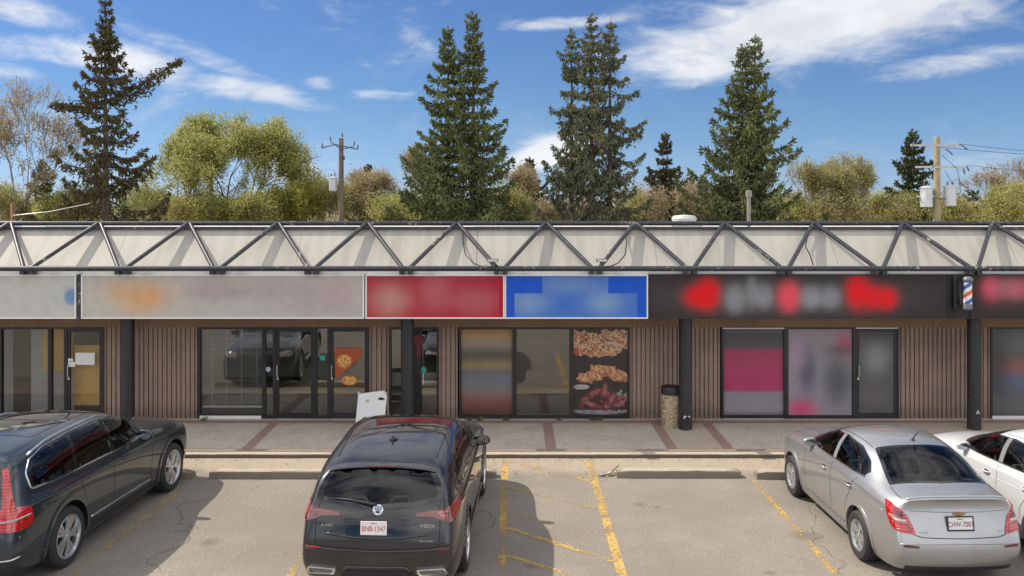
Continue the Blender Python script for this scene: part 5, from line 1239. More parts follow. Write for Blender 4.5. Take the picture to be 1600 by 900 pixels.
def sedan(paint, loc, rz, detail):
    c = Car('parked_sedan', SED, [(0, 13, 4, .6), (6, 11, 5, .35), (4, 10, 7, .2), (11, 13, 6, .3)], paint, loc, rz, (1.262, -1.262), .318, .865, .06)
    dlo = round_poly([(.72, 1.055), (.32, 1.265), (0, 1.375), (-.40, 1.412), (-.85, 1.385), (-1.18, 1.285), (-1.33, 1.165), (-1.30, 1.098), (-.8, 1.085), (0, 1.06)], .04, 4)
    p1 = round_poly([(.60, 1.075), (.27, 1.25), (-.03, 1.352), (-.25, 1.382), (-.30, 1.082)], .03, 3)
    p2 = round_poly([(-.40, 1.088), (-.35, 1.388), (-.62, 1.380), (-.86, 1.362), (-1.02, 1.31), (-1.06, 1.11)], .03, 3)
    p3 = round_poly([(-1.10, 1.112), (-1.06, 1.29), (-1.17, 1.25), (-1.28, 1.155), (-1.26, 1.115)], .02, 3)
    pn = c.windows(dlo, [p1, p2, p3], M['car_glass'], None, None, .007)
    for sg in (-1, 1):
        c.patch('door_pillar', [(-.305, 1.075), (-.26, 1.395), (-.345, 1.40), (-.395, 1.078)], ('side', sg), M['seat_grey'], .007, thick=.005, fit=c.fits[sg])
        c.strip('belt_moulding', [(.66, 1.058), (0, 1.064), (-.8, 1.088), (-1.28, 1.10)], ('side', sg), M['dark_plastic'], .009, .002)
    wo_ = round_poly([(-.73, .70), (-.6, .80), (0, .93), (.6, .80), (.73, .70), (.56, -.02), (0, .06), (-.56, -.02)], .05, 3); wi_ = round_poly([(-.66, .69), (0, .86), (.66, .69), (.50, .05), (0, .13), (-.50, .05)], .05, 3)
    pn.append(c.screen('windscreen', wo_, wi_, ('top',), M['car_glass']))
    ro = round_poly([(-.52, -1.03), (0, -1.07), (.52, -1.03), (.635, -1.72), (0, -1.79), (-.635, -1.72)], .04, 4); ri = round_poly([(-.48, -1.075), (0, -1.115), (.48, -1.075), (.585, -1.685), (0, -1.75), (-.585, -1.685)], .04, 4)
    pn.append(c.screen('rear_window', ro, ri, ('top',), M['car_glass']))
    for sg in (-1, 1):
        lamp = round_poly([(-.79, 1.015), (-.90, 1.005), (-1.02, .965), (-1.09, .89), (-1.185, .70), (-1.165, .685), (-.98, .72), (-.91, .76), (-.84, .88)], .015, 3)
        L_ = c.patch('tail_light', lamp, ('corner', sg, 45), RED, .010, grid=.03)
        c.patch('tail_light_lens', round_poly([(-.93, .965), (-.99, .955), (-1.045, .90), (-1.055, .87), (-.93, .895)], .012, 3), ('corner', sg, 45), DRED, .014, grid=.03, thick=.004, parent=None)
        c.strip('tail_light_strip', [(-.915, .975), (-.995, .965), (-1.06, .895), (-1.07, .862), (-.91, .895)], ('corner', sg, 45), PINK, .006, .012)
        c.patch('reversing_light', round_poly([(-.885, .865), (-.875, .885), (-1.075, .85), (-1.09, .815), (-.95, .835)], .01, 3), ('corner', sg, 45), CLEAR, .014, grid=.03, thick=.004)
        c.strip('tail_light_strip', [(-.965, .775), (-.935, .82), (-1.095, .80), (-1.145, .715), (-.99, .745)], ('corner', sg, 45), PINK, .006, .012)
        c.patch('reflector', round_poly([(sg*.52, .535), (sg*.53, .56), (sg*.71, .57), (sg*.70, .54)], .008, 3), ('rear',), DRED, .006, grid=.03)
        c.strip('boot_seam', [(sg*.635, -1.74), (sg*.655, -1.95), (sg*.648, -2.10)], ('top',), M['void'], .004, flat=True)
        c.strip('boot_seam', [(sg*.60, .74), (sg*.56, .68), (sg*.47, .655), (0, .645)], ('rear',), M['void'], .005, flat=True)
        c.strip('door_seam', [(-.335, 1.03), (-.34, .36)], ('side', sg), M['void'], .0035, flat=True)
        c.strip('door_seam', [(.68, 1.0), (.72, .80), (.66, .40), (.60, .335), (-.80, .33), (-.85, .45), (-.86, .62), (-.98, .78), (-1.06, .95), (-1.14, 1.05)], ('side', sg), M['void'], .0035, flat=True)
        c.strip('roof_seam', [(sg*.555, -.15), (sg*.54, -.6), (sg*.525, -1.0)], ('top',), M['void'], .005, flat=True)
        c.patch('fuel_or_sill', [(.86, .215), (.86, .30), (-.86, .30), (-.86, .215)], ('side', sg), paint, .012).name = 'sill'
        c.strip('body_crease', [(.9, .80), (0, .83), (-.9, .86), (-1.9, .87)], ('side', sg), paint, .008, -.003)
    c.strip('deck_lip', [(-.62, -2.12), (-.3, -2.155), (0, -2.165), (.3, -2.155), (.62, -2.12)], ('top',), paint, .016, .006)
    c.strip('bumper_edge', [(-.74, .575), (-.4, .585), (0, .59), (.4, .585), (.74, .575)], ('rear',), paint, .012, -.003)
    c.strip('boot_crease', [(-.58, .96), (-.3, .945), (0, .94), (.3, .945), (.58, .96)], ('rear',), paint, .012, -.004)
    c.patch('lower_bumper', [(-.68, .22), (-.66, .30), (.66, .30), (.68, .22)], ('rear',), M['dark_plastic'], .006)
    c.plate(.0, .815, 'CHW-7007' if detail else '', mat('grey_plate_ink', (.20, .05, .08), .5), M['dark_plastic'], R(-8))
    h = c.hit(('rear',), 0, .915)[0]
    em = MB().prism([(-.03, .022), (.03, .022), (.03, .012), (.075, .012), (.062, -.016), (.03, -.016), (.03, -.026), (-.03, -.026), (-.03, -.016), (-.075, -.016), (-.062, .012), (-.03, .012)], 0, .012, lambda u, v, ww: (u, -ww, v)).build('emblem', mat('gold_emblem', (.42, .27, .10), .35, .1, Metallic=.6), c.root)
    em.location = (0, h.y-.004, .925)
    if detail: badge(c, 'SONIC', .030, -.45, .705, 1.2, 0, M['satin'], -8); badge(c, 'LT', .030, .50, .715, 1.2, 0, M['satin'], -8)
    h = c.hit(('top',), 0.05, -.93)[0]
    MB().tube([h+Vector((0, 0, -.005)), h+Vector((0, -.01, .02)), h+Vector((.03, -.16, .20))], [.02, .010, .003], 8).lathe([(.035, -.004), (.03, .012), (0, .02)], h[:], 'z', 14).build('aerial', M['dark_plastic'], c.root, smooth=True)
    c.handle(-.10, .885, paint if detail else paint, .18); c.handle(-.98, .905, paint, .18); c.mirror(.50, 1.045, paint if False else paint, .17, (.10, .07, .065))
    c.flares(paint, .05, .010); c.finish(pn); c.add_wheels(5, .20, [(-.26, .014, .020), (.26, .014, .020), (.0, .010, .012)])
    c.cabin(.35, -.85, .32, 1.0, .63, M['seat_grey'] if not detail else M['seat'], -1.72)
    MB().box(.62 if False else -.30, -.06, -1.52, -1.38, .96, 1.06, .03).build('tissue_box', M['paper'], c.root) if detail else None
    for sg in (-1, 1): c.patch('headlight', round_poly([(sg*.40, .66), (sg*.45, .77), (sg*.68, .80), (sg*.74, .72), (sg*.66, .65)], .02), ('front',), CLEAR, .008)
    c.patch('grille', round_poly([(-.34, .42), (-.38, .70), (.38, .70), (.34, .42)], .04), ('front',), M['dark_plastic'], .008)
    return c
c3 = sedan(PAINT_SILVER, (5.40, 12.92, 0), R(1.7), True)
tag(c3.root, 'silver compact sedan with a roof aerial and bright red tail lights', 'sedan', 'cars parked nose in to the kerb')
c4 = sedan(PAINT_WHITE, (7.64, 12.72, 0), R(3.4), False)
tag(c4.root, 'white sedan cut off by the right edge beside the silver car', 'sedan', 'cars parked nose in to the kerb')
# ================================================================ trees
def foliage(name, a, b, scale=1.2, trans=.25, spots=None):
    t = NT(name); g = t.n.new('ShaderNodeNewGeometry'); o = t.obj()
    n = t.noise(o, scale, 3.); ri = g.outputs['Random Per Island']
    f = t.math('ADD', t.math('MULTIPLY', n, .6), t.math('MULTIPLY', ri, .4))
    c = t.mix(t.ramp(f, .25, .75), a, b)
    if spots: c = t.mix(t.math('GREATER_THAN', ri, spots[1]), c, spots[0])
    df = t.node('ShaderNodeBsdfDiffuse', i_Color=c); tr = t.node('ShaderNodeBsdfTranslucent', i_Color=c)
    return t.out(t.node('ShaderNodeMixShader', i_0=trans, i_1=df.outputs[0], i_2=tr.outputs[0]))
BARK = mat('bark', (.11, .085, .065), .95, .3, 4, 30); GREYBARK = mat('grey_bark', (.26, .21, .165), .95, .3, 4, 30); TWIG = mat('twig', (.30, .235, .175), .95, .25, 4, 30)
SP = {'green': foliage('spruce_green', (.10, .122, .055), (.29, .325, .145), .9, .15, ((.12, .085, .05), .93)),
      'blue': foliage('spruce_blue', (.12, .13, .082), (.30, .31, .19), .9, .15, ((.12, .09, .06), .95)),
      'brown': foliage('spruce_thin', (.085, .078, .042), (.20, .18, .09), .9, .15, ((.14, .10, .06), .80)),
      'dark': foliage('spruce_dark', (.06, .072, .035), (.15, .17, .07), .9, .15)}
def tube_np(P0_, P1_, r0, r1, k=3):
    """many tapered prisms at once"""
    P0_, P1_ = np.asarray(P0_, float), np.asarray(P1_, float); r0, r1 = np.asarray(r0, float), np.asarray(r1, float)
    d = P1_-P0_; L = np.linalg.norm(d, axis=1, keepdims=True)+1e-9; d = d/L
    up = np.where(np.abs(d[:, 2:3]) < .9, [[0, 0, 1.]], [[1., 0, 0]]); a = np.cross(d, up); a /= np.linalg.norm(a, axis=1, keepdims=True)+1e-9; b = np.cross(a, d)
    V = []
    for (P, r) in ((P0_, r0), (P1_, r1)):
        for i in range(k):
            t_ = 2*math.pi*i/k; V.append(P+r[:, None]*(math.cos(t_)*a+math.sin(t_)*b))
    V = np.stack(V, 1).reshape(-1, 3); n = len(P0_); base = (np.arange(n)*2*k)[:, None]
    Fa = np.concatenate([base+np.array([[i, (i+1) % k, k+(i+1) % k, k+i]]) for i in range(k)])
    return V, Fa
def shoots(P, D, L, W, rng):
    """each needle shoot: two crossed slim kites"""
    n = len(P); D = D/(np.linalg.norm(D, axis=1, keepdims=True)+1e-9); q = rng.normal(size=(n, 3)); a = np.cross(D, q); a /= np.linalg.norm(a, axis=1, keepdims=True)+1e-9; b = np.cross(D, a)
    V = []
    for s_ in (a, b):
        V += [P, P+D*L[:, None]*.4+s_*W[:, None], P+D*L[:, None], P+D*L[:, None]*.4-s_*W[:, None]]
    V = np.stack(V, 1).reshape(-1, 3); base = (np.arange(n)*8)[:, None]
    return V, np.concatenate([base+np.array([[0, 1, 2, 3]]), base+np.array([[4, 5, 6, 7]])])
def spruce(X, Y, H, Rb, seed, mat_, label, z0=0., sparse=1., droop=.25, upt=.35, lean=0., start=.06, density=1., extra=None, group='trees behind the building', shape=.85, gap=.0):
    rng = np.random.default_rng(seed); root = empty('spruce_tree', (X, Y, z0)); tag(root, label, 'tree', group)
    hs = []; h = start*H
    while h < H*.985: hs.append(h); h += (.46+.42*rng.random())*(1 if h < H*.8 else .55)/max(.6, sparse)
    B0, B1, br0, br1, SPt, SDr, SL = [], [], [], [], [], [], []
    sector = rng.random(9)*.5+.72
    for h in hs:
        t_ = h/H; nb = int(4+3*rng.random()) if t_ < .9 else 4; lv = rng.uniform(.62, 1.16); 
        for k in range(nb):
            a = 2*math.pi*(k+rng.random()*.8)/nb+h*2.1
            L = Rb*((1-t_)**shape)*(1-.35*math.exp(-(1-t_)*5)*(t_ < 1))*lv*rng.uniform(.50, 1.16)*sector[int((a % (2*math.pi))/(2*math.pi)*8.99)]+.12
            if rng.random() < gap: L *= .45
            N = max(3, int(L/.35)); u = np.linspace(0, 1, N+1); el0 = (.25 if t_ > .8 else -.05) + .5*max(0, t_-.85)*5
            r_ = L*u; z_ = h+L*(math.tan(el0)*u*.6-droop*(1-t_*.6)*np.sin(u*math.pi*.85)*.9+upt*.42*u**2.6)
            wob = np.cumsum(rng.normal(0, .03, N+1))*L*.3
            ca, sa = math.cos(a), math.sin(a); P = np.stack([r_*ca-sa*wob+lean*h/H*0, r_*sa+ca*wob, z_], 1)
            B0.append(P[:-1]); B1.append(P[1:]); rr_ = (.018+.012*L)*(1-u*.85); br0.append(rr_[:-1]); br1.append(rr_[1:])
            ns = int(L*72*density*(1.1 if t_ > .6 else 1))+8
            s_ = 1-rng.random(ns)**1.25*(.93 if t_ > .35 else .78)
            idx = np.minimum((s_*N).astype(int), N-1); fr = s_*N-idx; Q = P[idx]*(1-fr[:, None])+P[idx+1]*fr[:, None]
            side = rng.normal(size=ns)*(.075+.075*L*(1-s_)); dn = np.abs(rng.normal(size=ns))*(.05+(.05+.10*droop)*L*(1-np.abs(s_-.55)))*(.4+.9*(np.sin(s_*L*17+a*5)>.1))
            Q = Q+np.stack([-sa*side, ca*side, -dn-np.abs(side)*.25+.03], 1)
            out_ = rng.uniform(.2, 1.1, ns); D = np.stack([ca*out_-sa*side*2+rng.normal(0, .25, ns), sa*out_+ca*side*2+rng.normal(0, .25, ns), rng.normal(-.15-1.1*droop, .42, ns)-dn*2.2+.65*(s_ > .85)], 1)
            SPt.append(Q); SDr.append(D); SL.append(rng.uniform(.14, .30, ns)*(1 if t_ < .85 else .75))
    # leader
    q = 50; zz = H*(.93+.07*rng.random(q)); SPt.append(np.stack([rng.normal(0, .03, q), rng.normal(0, .03, q), zz], 1)); SDr.append(np.stack([rng.normal(0, .6, q), rng.normal(0, .6, q), rng.uniform(.2, 1.2, q)], 1)); SL.append(rng.uniform(.12, .22, q))
    if extra:
        for (h, a, L, rise) in extra:
            N = 14; u = np.linspace(0, 1, N+1); ca, sa = math.cos(a), math.sin(a); P = np.stack([L*u*ca, L*u*sa, h+rise*u**1.3], 1)
            B0.append(P[:-1]); B1.append(P[1:]); rr_ = .09*(1-u*.8); br0.append(rr_[:-1]); br1.append(rr_[1:])
            ns = int(L*170); s_ = .15+.85*rng.random(ns); Q = np.stack([L*s_*ca, L*s_*sa, h+rise*s_**1.3], 1)+rng.normal(0, .20, (ns, 3))*(1.25-s_[:, None])*1.3-[0, 0, .12]
            SPt.append(Q); SDr.append(np.stack([rng.normal(ca*.5, .6, ns), rng.normal(0, .6, ns), rng.normal(.1, .5, ns)], 1)); SL.append(rng.uniform(.16, .30, ns))
    B0, B1 = np.concatenate(B0), np.concatenate(B1); Vb, Fb = tube_np(B0, B1, np.concatenate(br0), np.concatenate(br1), 4)
    T = np.linspace(0, H*.99, 14); w1 = .010+.0135*H*(1-T/H)**.9
    tw = np.cumsum(rng.normal(0, .012, 14)); C0 = np.stack([tw, tw*0, T], 1); Vt, Ft = tube_np(C0[:-1], C0[1:], w1[:-1], w1[1:], 9) if False else tube_np(C0[:-1], C0[1:], w1[:-1], w1[1:], 8)
    np_mesh('trunk', np.concatenate([Vt, Vb]), np.concatenate([Ft, Fb+len(Vt)]), BARK, root)
    P, D, L_ = np.concatenate(SPt), np.concatenate(SDr), np.concatenate(SL); V, Fa = shoots(P, D, L_, L_*rng.uniform(.13, .24, len(L_)), rng)
    np_mesh('crown', V, Fa, mat_, root); return root

def broadleaf(X, Y, H, W, seed, leafm, barkm, label, leaves=20000, lsize=.10, upright=.5, depth=6, clump=.42, kind='broadleaf_tree', group='trees behind the building', stems=1, base=.16, twig_r=.012, squash=1., cat='tree'):
    rng = np.random.default_rng(seed); root = empty(kind, (X, Y, 0)); tag(root, label, cat, group)
    A, Bq, ra, rb, tips = [], [], [], [], []
    def grow(p, d, L, r, k):
        n = 3; q = p.copy(); dd = d.copy(); r1 = r*.72
        for i in range(n):
            dd = dd+rng.normal(0, .10, 3); dd /= np.linalg.norm(dd); e_ = q+dd*L/n
            A.append(q); Bq.append(e_); ra.append(r+(r1-r)*i/n); rb.append(r+(r1-r)*(i+1)/n); q = e_
            if k <= 3: tips.append((q.copy(), dd.copy(), k))
        if k == 0: return
        nb = 3 if (k > 1 and rng.random() < .75) else 2
        for i in range(nb):
            s_ = rng.normal(0, 1, 3); s_ -= dd*s_.dot(dd); s_ /= np.linalg.norm(s_)
            sp_ = rng.uniform(.35, .85)*(1.25-upright); nd = dd*(1-sp_*.4)+s_*sp_+np.array([0, 0, .28*upright+.06]); nd /= np.linalg.norm(nd)
            grow(q, nd, L*rng.uniform(.68, .88), max(twig_r, r1*rng.uniform(.55, .8)), k-1)
    L0 = H*.19; 
    for s_ in range(stems):
        a = 2*math.pi*s_/stems+rng.random(); o_ = .25*(stems > 1); d = np.array([math.cos(a)*o_*1.2, math.sin(a)*o_*1.2, 1.]); d /= np.linalg.norm(d)
        grow(np.array([math.cos(a)*o_*.3, math.sin(a)*o_*.3, 0.]), d, L0, base/(stems**.5), depth)
    A, Bq = np.array(A), np.array(Bq); allz = Bq[:, 2].max(); rad = np.percentile(np.hypot(Bq[:, 0], Bq[:, 1]), 97)
    S = np.array([W/2/rad, W/2/rad, H/allz]); A *= S; Bq *= S
    V, Fa = tube_np(A, Bq, ra, rb, 3); np_mesh('trunk', V, Fa, barkm, root)
    if leaves:
        tp = np.array([t_[0] for t_ in tips])*S; td = np.array([t_[1] for t_ in tips])
        # patchy clumps: some twigs carry much more leaf than others
        wgt = (rng.random(len(tp))**3.2+.05)*np.array([1., .8, .55, .3])[np.array([t_[2] for t_ in tips])]; wgt /= wgt.sum(); pk = rng.choice(len(tp), leaves, p=wgt)
        P = tp[pk]+rng.normal(0, clump*.5, (leaves, 3)); D = rng.normal(0, 1, (leaves, 3)); D[:, 2] *= .6
        L_ = lsize*rng.uniform(.6, 1.4, leaves); D /= np.linalg.norm(D, axis=1, keepdims=True); q = rng.normal(size=(leaves, 3)); a = np.cross(D, q); a /= np.linalg.norm(a, axis=1, keepdims=True)
        V = np.stack([P, P+D*L_[:, None]*.5+a*L_[:, None]*.38, P+D*L_[:, None], P+D*L_[:, None]*.5-a*L_[:, None]*.38], 1).reshape(-1, 3)
        np_mesh('crown', V, (np.arange(leaves)*4)[:, None]+np.array([[0, 1, 2, 3]]), leafm, root)
    return root
LF = {'lime': foliage('lime_leaf', (.27, .285, .085), (.53, .52, .20), .5, .45), 'olive': foliage('olive_leaf', (.25, .25, .085), (.47, .45, .17), .6, .4),
      'yellow': foliage('yellow_green_leaf', (.27, .28, .055), (.48, .46, .12), .6, .45), 'tan': foliage('tan_bud', (.28, .22, .125), (.50, .42, .26), .6, .35),
      'pale': foliage('pale_leaf', (.26, .25, .10), (.48, .44, .20), .6, .4), 'dark': foliage('dark_leaf', (.04, .065, .02), (.11, .15, .05), .7, .25)}
def px_tree(px, top, Y): p = at(px, top, Y); return p.x, p.z
def S_(px, top, Y, wpx, seed, m, label, **k):
    x, h = px_tree(px, top, Y); return spruce(x, Y, h, wpx/2*Y/F*1.08, seed, SP[m], label, **k)
def B_(px, top, Y, wpx, seed, leaf, bark, label, **k):
    x, h = px_tree(px, top, Y); return broadleaf(x, Y, h, wpx*Y/F, seed, LF[leaf] if leaf else None, bark, label, **k)
S_(165, -22, 46, 255, 1, 'brown', 'tallest thin brownish spruce at the left with one long limb rising right', sparse=1.05, droop=.34, upt=.50, density=1.15, extra=[(10.0, -.05, 4.0, 2.2), (9.6, math.pi*.97, 2.9, .3)], shape=1.0, gap=.25)
S_(738, 18, 50, 255, 2, 'green', 'taller right stem of the green spruce pair at the centre', droop=.20, upt=.40, density=1.45, shape=.86, sparse=1.15)
S_(700, 42, 50.6, 225, 3, 'green', 'shorter left stem of the green spruce pair at the centre', droop=.20, upt=.40, density=1.4, shape=.80, sparse=1.15)
S_(924, 22, 49, 175, 4, 'blue', 'tallest middle stem of the drooping grey green spruce clump', droop=.60, upt=.25, density=1.35, shape=.72)
S_(953, 32, 49.5, 205, 5, 'blue', 'right stem of the drooping grey green spruce clump', droop=.35, upt=.35, density=1.25, shape=.66, gap=.28)
S_(893, 46, 49.8, 160, 6, 'blue', 'left bent stem of the drooping grey green spruce clump', droop=.65, upt=.2, density=1.25, shape=.66, gap=.28)
S_(1180, 55, 48, 285, 7, 'green', 'taller right stem of the spruce pair right of centre', droop=.22, upt=.62, density=1.15, shape=.92, sparse=1.1)
S_(1160, 70, 48.5, 235, 8, 'green', 'shorter left stem of the spruce pair right of centre', droop=.22, upt=.55, density=1.1, shape=.86, sparse=1.1)
S_(1040, 208, 60, 125, 9, 'brown', 'small spruce between the grey green clump and the right pair', sparse=1.4, density=1.4, upt=.4)
S_(1425, 203, 62, 165, 10, 'dark', 'medium dark spruce left of the right hand utility pole', sparse=1.7, density=1.5, droop=.2, upt=.4)
S_(1335, 262, 64, 75, 11, 'green', 'small pointed spruce beside the pale poplars', density=1.)
S_(575, 258, 66, 110, 12, 'brown', 'small spruce top just right of the left utility pole', sparse=1.6, density=1.4)
S_(828, 245, 66, 100, 13, 'dark', 'small dark spruce top between the two big clumps', sparse=1.6, density=1.4)
S_(66, 250, 56, 130, 14, 'green', 'short dark spruce in front of the bare tree at the left', sparse=1.6, density=1.5)
S_(1520, 300, 60, 150, 15, 'dark', 'low dark evergreen behind the right hand pole', density=1.2, shape=.5)
S_(1365, 330, 75, 80, 31, 'dark', 'very low dark evergreen top under the medium spruce', density=1., shape=.5)
# broadleaf, from left
B_(28, 120, 52, 250, 21, 'tan', GREYBARK, 'large nearly bare brown tree at the left edge', leaves=12000, lsize=.10, depth=7, upright=.45, base=.24, twig_r=.016)
B_(-60, 190, 55, 190, 22, 'tan', GREYBARK, 'bare brown tree cut by the left edge', leaves=9000, lsize=.10, depth=6)
B_(372, 180, 60, 215, 23, 'lime', BARK, 'big spreading light green tree with rounded crown at the left', leaves=44000, lsize=.115, depth=7, upright=.25, base=.28, clump=.42, twig_r=.018)
B_(285, 175, 62, 170, 24, 'lime', BARK, 'light green tree behind the tall thin spruce', leaves=30000, lsize=.115, depth=7, upright=.4, base=.22, clump=.45, twig_r=.016)
B_(115, 290, 50, 110, 25, 'lime', BARK, 'low yellow green bush left of the tall thin spruce', leaves=9000, lsize=.12, depth=5, stems=3, cat='bush', kind='bush')
B_(455, 285, 58, 110, 26, 'yellow', BARK, 'bright yellow green low tree left of the left utility pole', leaves=13000, lsize=.12, depth=5, stems=2)
B_(400, 300, 56, 120, 27, 'olive', BARK, 'low olive bush under the big light green tree', leaves=11000, lsize=.12, depth=5, stems=3, cat='bush', kind='bush')
B_(505, 268, 64, 80, 28, 'olive', TWIG, 'thin olive tree behind the left utility pole', leaves=7000, lsize=.10, depth=6)
B_(588, 262, 62, 130, 29, 'tan', TWIG, 'brown twiggy tree between pole and green spruce pair', leaves=13000, lsize=.10, depth=6, upright=.4)
B_(645, 225, 66, 90, 30, 'tan', TWIG, 'taller tan twiggy tree left of the green spruce pair', leaves=9000, lsize=.10, depth=6, upright=.7)
B_(640, 305, 58, 110, 32, 'olive', TWIG, 'low olive shrub at the foot of the green spruce pair', leaves=10000, lsize=.11, depth=5, stems=3, cat='bush', kind='bush')
B_(828, 258, 62, 85, 33, 'tan', TWIG, 'tan budding tree between the two big spruce clumps', leaves=12000, lsize=.10, depth=6, upright=.7)
B_(1040, 275, 57, 100, 34, 'tan', TWIG, 'tan bush below the small spruce', leaves=8000, lsize=.10, depth=6, stems=2, cat='bush', kind='bush')
B_(1085, 275, 66, 110, 35, 'tan', TWIG, 'bare pinkish twiggy tree left of the right spruce pair', leaves=3000, depth=7)
B_(1282, 238, 58, 100, 36, 'pale', TWIG, 'left pale yellow green poplar', leaves=16000, lsize=.09, depth=6, upright=1.05, stems=4, clump=.35)
B_(1330, 238, 60, 90, 37, 'pale', TWIG, 'right pale yellow green poplar', leaves=10000, lsize=.09, depth=6, upright=1.05, stems=3, clump=.35)
B_(1250, 300, 60, 80, 38, 'olive', TWIG, 'olive bush behind the right spruce pair', leaves=9000, lsize=.11, depth=5, stems=2, cat='bush', kind='bush')
B_(1540, 248, 64, 150, 39, 'tan', TWIG, 'bare tree with upright twigs right of the utility pole', leaves=2500, depth=7, upright=.75, twig_r=.018)
B_(1600, 285, 60, 110, 40, 'olive', TWIG, 'olive brown tree at the right edge', leaves=13000, lsize=.11, depth=6)
B_(1420, 300, 58, 80, 41, 'olive', TWIG, 'thin olive bush in front of the medium dark spruce', leaves=4000, lsize=.10, depth=6, stems=2, cat='bush', kind='bush')
B_(1700, 230, 66, 150, 42, 'olive', TWIG, 'olive tree beyond the right edge', leaves=8000, lsize=.12, depth=6)
for (px, top, leaf, wd, lb) in ((-10, 285, 'olive', 110, 'olive bush low at the very left edge'), (55, 308, 'lime', 90, 'low fresh green bush under the bare tree at the left'), (222, 262, 'lime', 110, 'fresh green bush just right of the tall thin spruce'),
    (305, 292, 'olive', 110, 'olive bush left of the faint thin pole'), (355, 305, 'lime', 90, 'small light green bush below the big spreading crown'), (440, 312, 'lime', 90, 'small light green bush below the bright yellow green tree'),
    (545, 284, 'olive', 90, 'olive bush right beside the left utility pole'), (612, 300, 'lime', 80, 'light green bush left of the green spruce pair'), (672, 296, 'olive', 90, 'olive bush against the left foot of the green spruce pair'),
    (800, 296, 'olive', 80, 'olive bush against the right foot of the green spruce pair'), (852, 305, 'tan', 70, 'tan bush left of the grey green spruce clump'), (1005, 300, 'olive', 90, 'olive bush right of the grey green spruce clump'),
    (1118, 302, 'olive', 90, 'olive bush against the left foot of the right spruce pair'), (1215, 308, 'lime', 90, 'light green bush right of the roof pipe'), (1305, 290, 'pale', 100, 'pale bush at the foot of the poplars'),
    (1385, 300, 'olive', 90, 'olive bush left of the medium dark spruce'), (1480, 298, 'olive', 90, 'olive bush just right of the right utility pole'), (1575, 290, 'olive', 100, 'olive bush second from the right edge')):
    B_(px, top, 54+(px % 7), wd, 900+px, leaf, TWIG, lb, leaves=7500, lsize=.11, depth=5, stems=4, clump=.5, upright=.6, cat='bush', kind='bush', group='bushes along the back of the building')
rr = random.Random(8)
for i in range(15):
    px = -60+i*122+rr.uniform(-30, 30); Y = rr.uniform(85, 110)
    B_(px, rr.uniform(288, 312), Y, 230*60/Y*1.4, 60+i, rr.choice(['olive', 'tan', 'olive', 'dark']), TWIG, 'distant low tree line of brown and olive crowns behind the nearer trees', leaves=5000, lsize=.24, depth=4, clump=.9, stems=2, group='distant low tree line', upright=.3)

# ================================================================ utility poles
def pole(px, top, Y, r, label, col):
    p = at(px, top, Y); o = empty('utility_pole', (p.x, Y, 0)); tag(o, label, 'utility pole')
    MB().tube([(0, 0, 0), (0, 0, p.z)], [r*1.2, r*.85], 14).build('pole_shaft', mat('pole_wood_'+str(int(px)), col, .95, .25, 2, 30), o, auto=50); return o, p.z
CER = mat('ceramic', (.10, .09, .09), .3); GAL = mat('galvanised', (.50, .52, .54), .5, .1, Metallic=.3)
def transformer(o, x, z, s=1.):
    t_ = MB().lathe([(0, 0), (.2*s, 0), (.23*s, .03), (.23*s, .72*s), (.25*s, .74*s), (.25*s, .78*s), (.12*s, .84*s), (0, .85*s)], (x, -.08, z), 'z', 20).build('transformer', GAL, o, auto=40)
    for k in (-.1, .1): MB().lathe([(.035, 0), (.05, .04), (.03, .06), (.05, .10), (.03, .12), (.045, .16), (.015, .2), (0, .24)], (x+k*s, -.1, z+.80*s), 'z', 10).build('bushing', CER, t_, smooth=True)
def arm(o, x0, x1, z, y=-.14, h=.05):
    a = MB().box(x0, x1, y-.045, y+.045, z-h, z+h).build('crossarm', M_ARM, o); return a
M_ARM = mat('arm_wood', (.42, .42, .40), .8, .15)
o, z = pole(533, 216, 48, .15, 'left wooden utility pole with small crossarm and one grey transformer', (.17, .13, .10))
k = 48/F
a = MB().tube([(-1.05, -.16, z-.55), (-.3, -.16, z-.35), (.95, -.16, z-.62)], .035, 6).tube([(-.55, -.16, z-.2), (.05, -.14, z-.62), (.75, -.16, z-.45)], .03, 6).build('crossarm', mat('dark_arm', (.10, .09, .08), .8), o)
for (x, zz) in ((-1.0, z-.5), (-.55, z-.15), (.1, z+.05), (.75, z-.4), (.95, z-.58), (.2, z-1.2)): MB().lathe([(0, 0), (.05, .02), (.03, .07), (.055, .1), (.03, .15), (.04, .2), (0, .24)], (x, -.16, zz), 'z', 8).build('insulator', CER, o, smooth=True)
transformer(o, -.42, z-2.9, .95)
MB().tube([(.02, -.17, z-.6), (.15, -.2, z-1.2), (.1, -.2, z-2.2), (-.3, -.2, z-1.9), (-.4, -.15, z-1.75)], .014, 5).build('drop_wire', M['rubber'], o, smooth=True)
o, z = pole(1464, 214, 43, .17, 'right wooden utility pole with two long crossarms and two grey transformers', (.30, .26, .16))
arm(o, -1.35, 1.0, z-.42); arm(o, -1.1, 1.35, z-1.48)
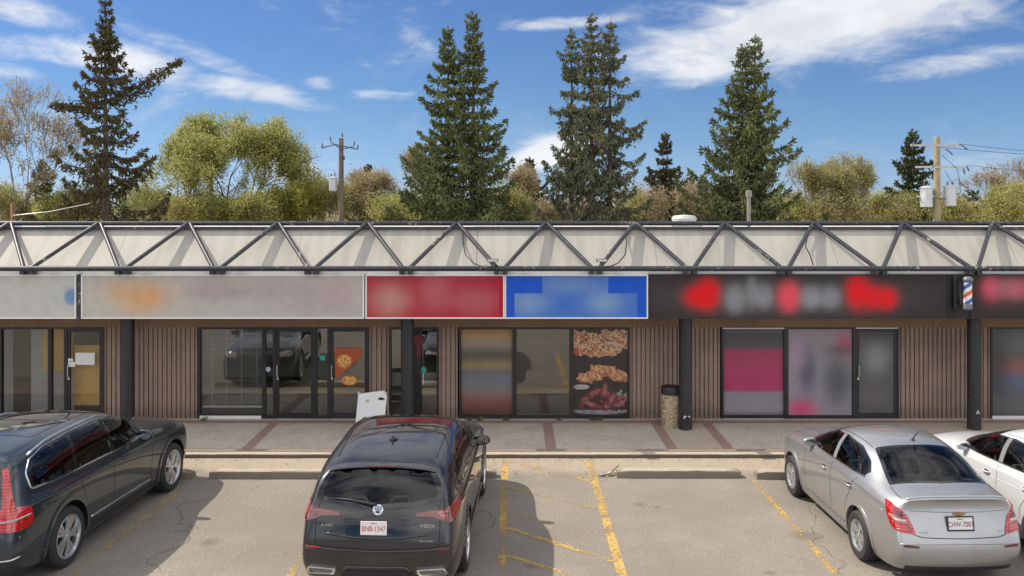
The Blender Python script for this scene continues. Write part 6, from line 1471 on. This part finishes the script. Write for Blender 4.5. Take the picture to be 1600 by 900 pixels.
for (x, zz, dx) in ((1.0, z-.35, .38), (.35, z-.6, .3), (1.35, z-1.4, .1), (1.2, z-1.55, .05), (-1.3, z-.35, 0)):
    MB().tube([(x, -.18, zz), (x+dx*.5, -.2, zz-.12), (x+dx, -.22, zz-.28)], .035, 6).build('insulator', CER, o, smooth=True)
transformer(o, -.55, z-3.45, 1.25); transformer(o, .60, z-3.40, 1.25)
MB().box(-1.0, 1.0, -.06, .02, z-2.95, z-2.88).build('bracket', GAL, o)
for pts in ([(-.1, -.2, z-1.3), (-.7, -.22, z-1.9), (-.6, -.2, z-2.3)], [(.15, -.2, z-.9), (.9, -.22, z-1.6), (1.05, -.22, z-2.7), (.6, -.2, z-3.1), (-.1, -.22, z-3.0), (-.9, -.25, z-3.2)], [(.3, -.2, z-1.7), (.55, -.2, z-2.1), (.62, -.2, z-2.3)], [(-.3, -.2, z-3.4), (-.42, -.2, z-4.2), (-.2, -.18, z-4.8)]):
    MB().tube([Vector(p) for p in pts], .013, 5).build('drop_wire', M['rubber'], o, smooth=True)
for (x, zz) in ((-1.3, z-.35), (1.0, z-.35), (1.35, z-1.4)):
    for sgn in (1,):
        MB().tube([(x+sgn*30*u, -.2+14*u, zz-5.0*u*(1-u)*.6+1.0*u) for u in [q/16 for q in range(17)]], .011, 4).build('power_line', M['rubber'], o, smooth=True)
o, z = pole(330, 252, 60, .14, 'faint thin utility pole inside the light green tree', (.20, .17, .15))
arm(o, -.9, .9, z-.8)
# overhead service wire at the far left
p0, p1 = at(18, 200, 40), at(18, 352, 40)
o = empty('guy_post', (at(18, 350, 30).x, 30, 3.6)); tag(o, 'thin rust coloured mast on the roof at the left edge', 'mast'); MB().tube([(0, 0, 0), (0, 0, at(18, 318, 30).z-3.6)], .03, 6).build('mast_tube', mat('rust_mast', (.35, .17, .09), .8), o)
MB().tube([(.0, 0, at(18, 337, 30).z-3.6), (1.0, .5, at(18, 331, 30).z-3.6), (2.2, 1, at(18, 318, 30).z-3.6)], .014, 5).build('guy_wire', M['alum'], o, smooth=True)
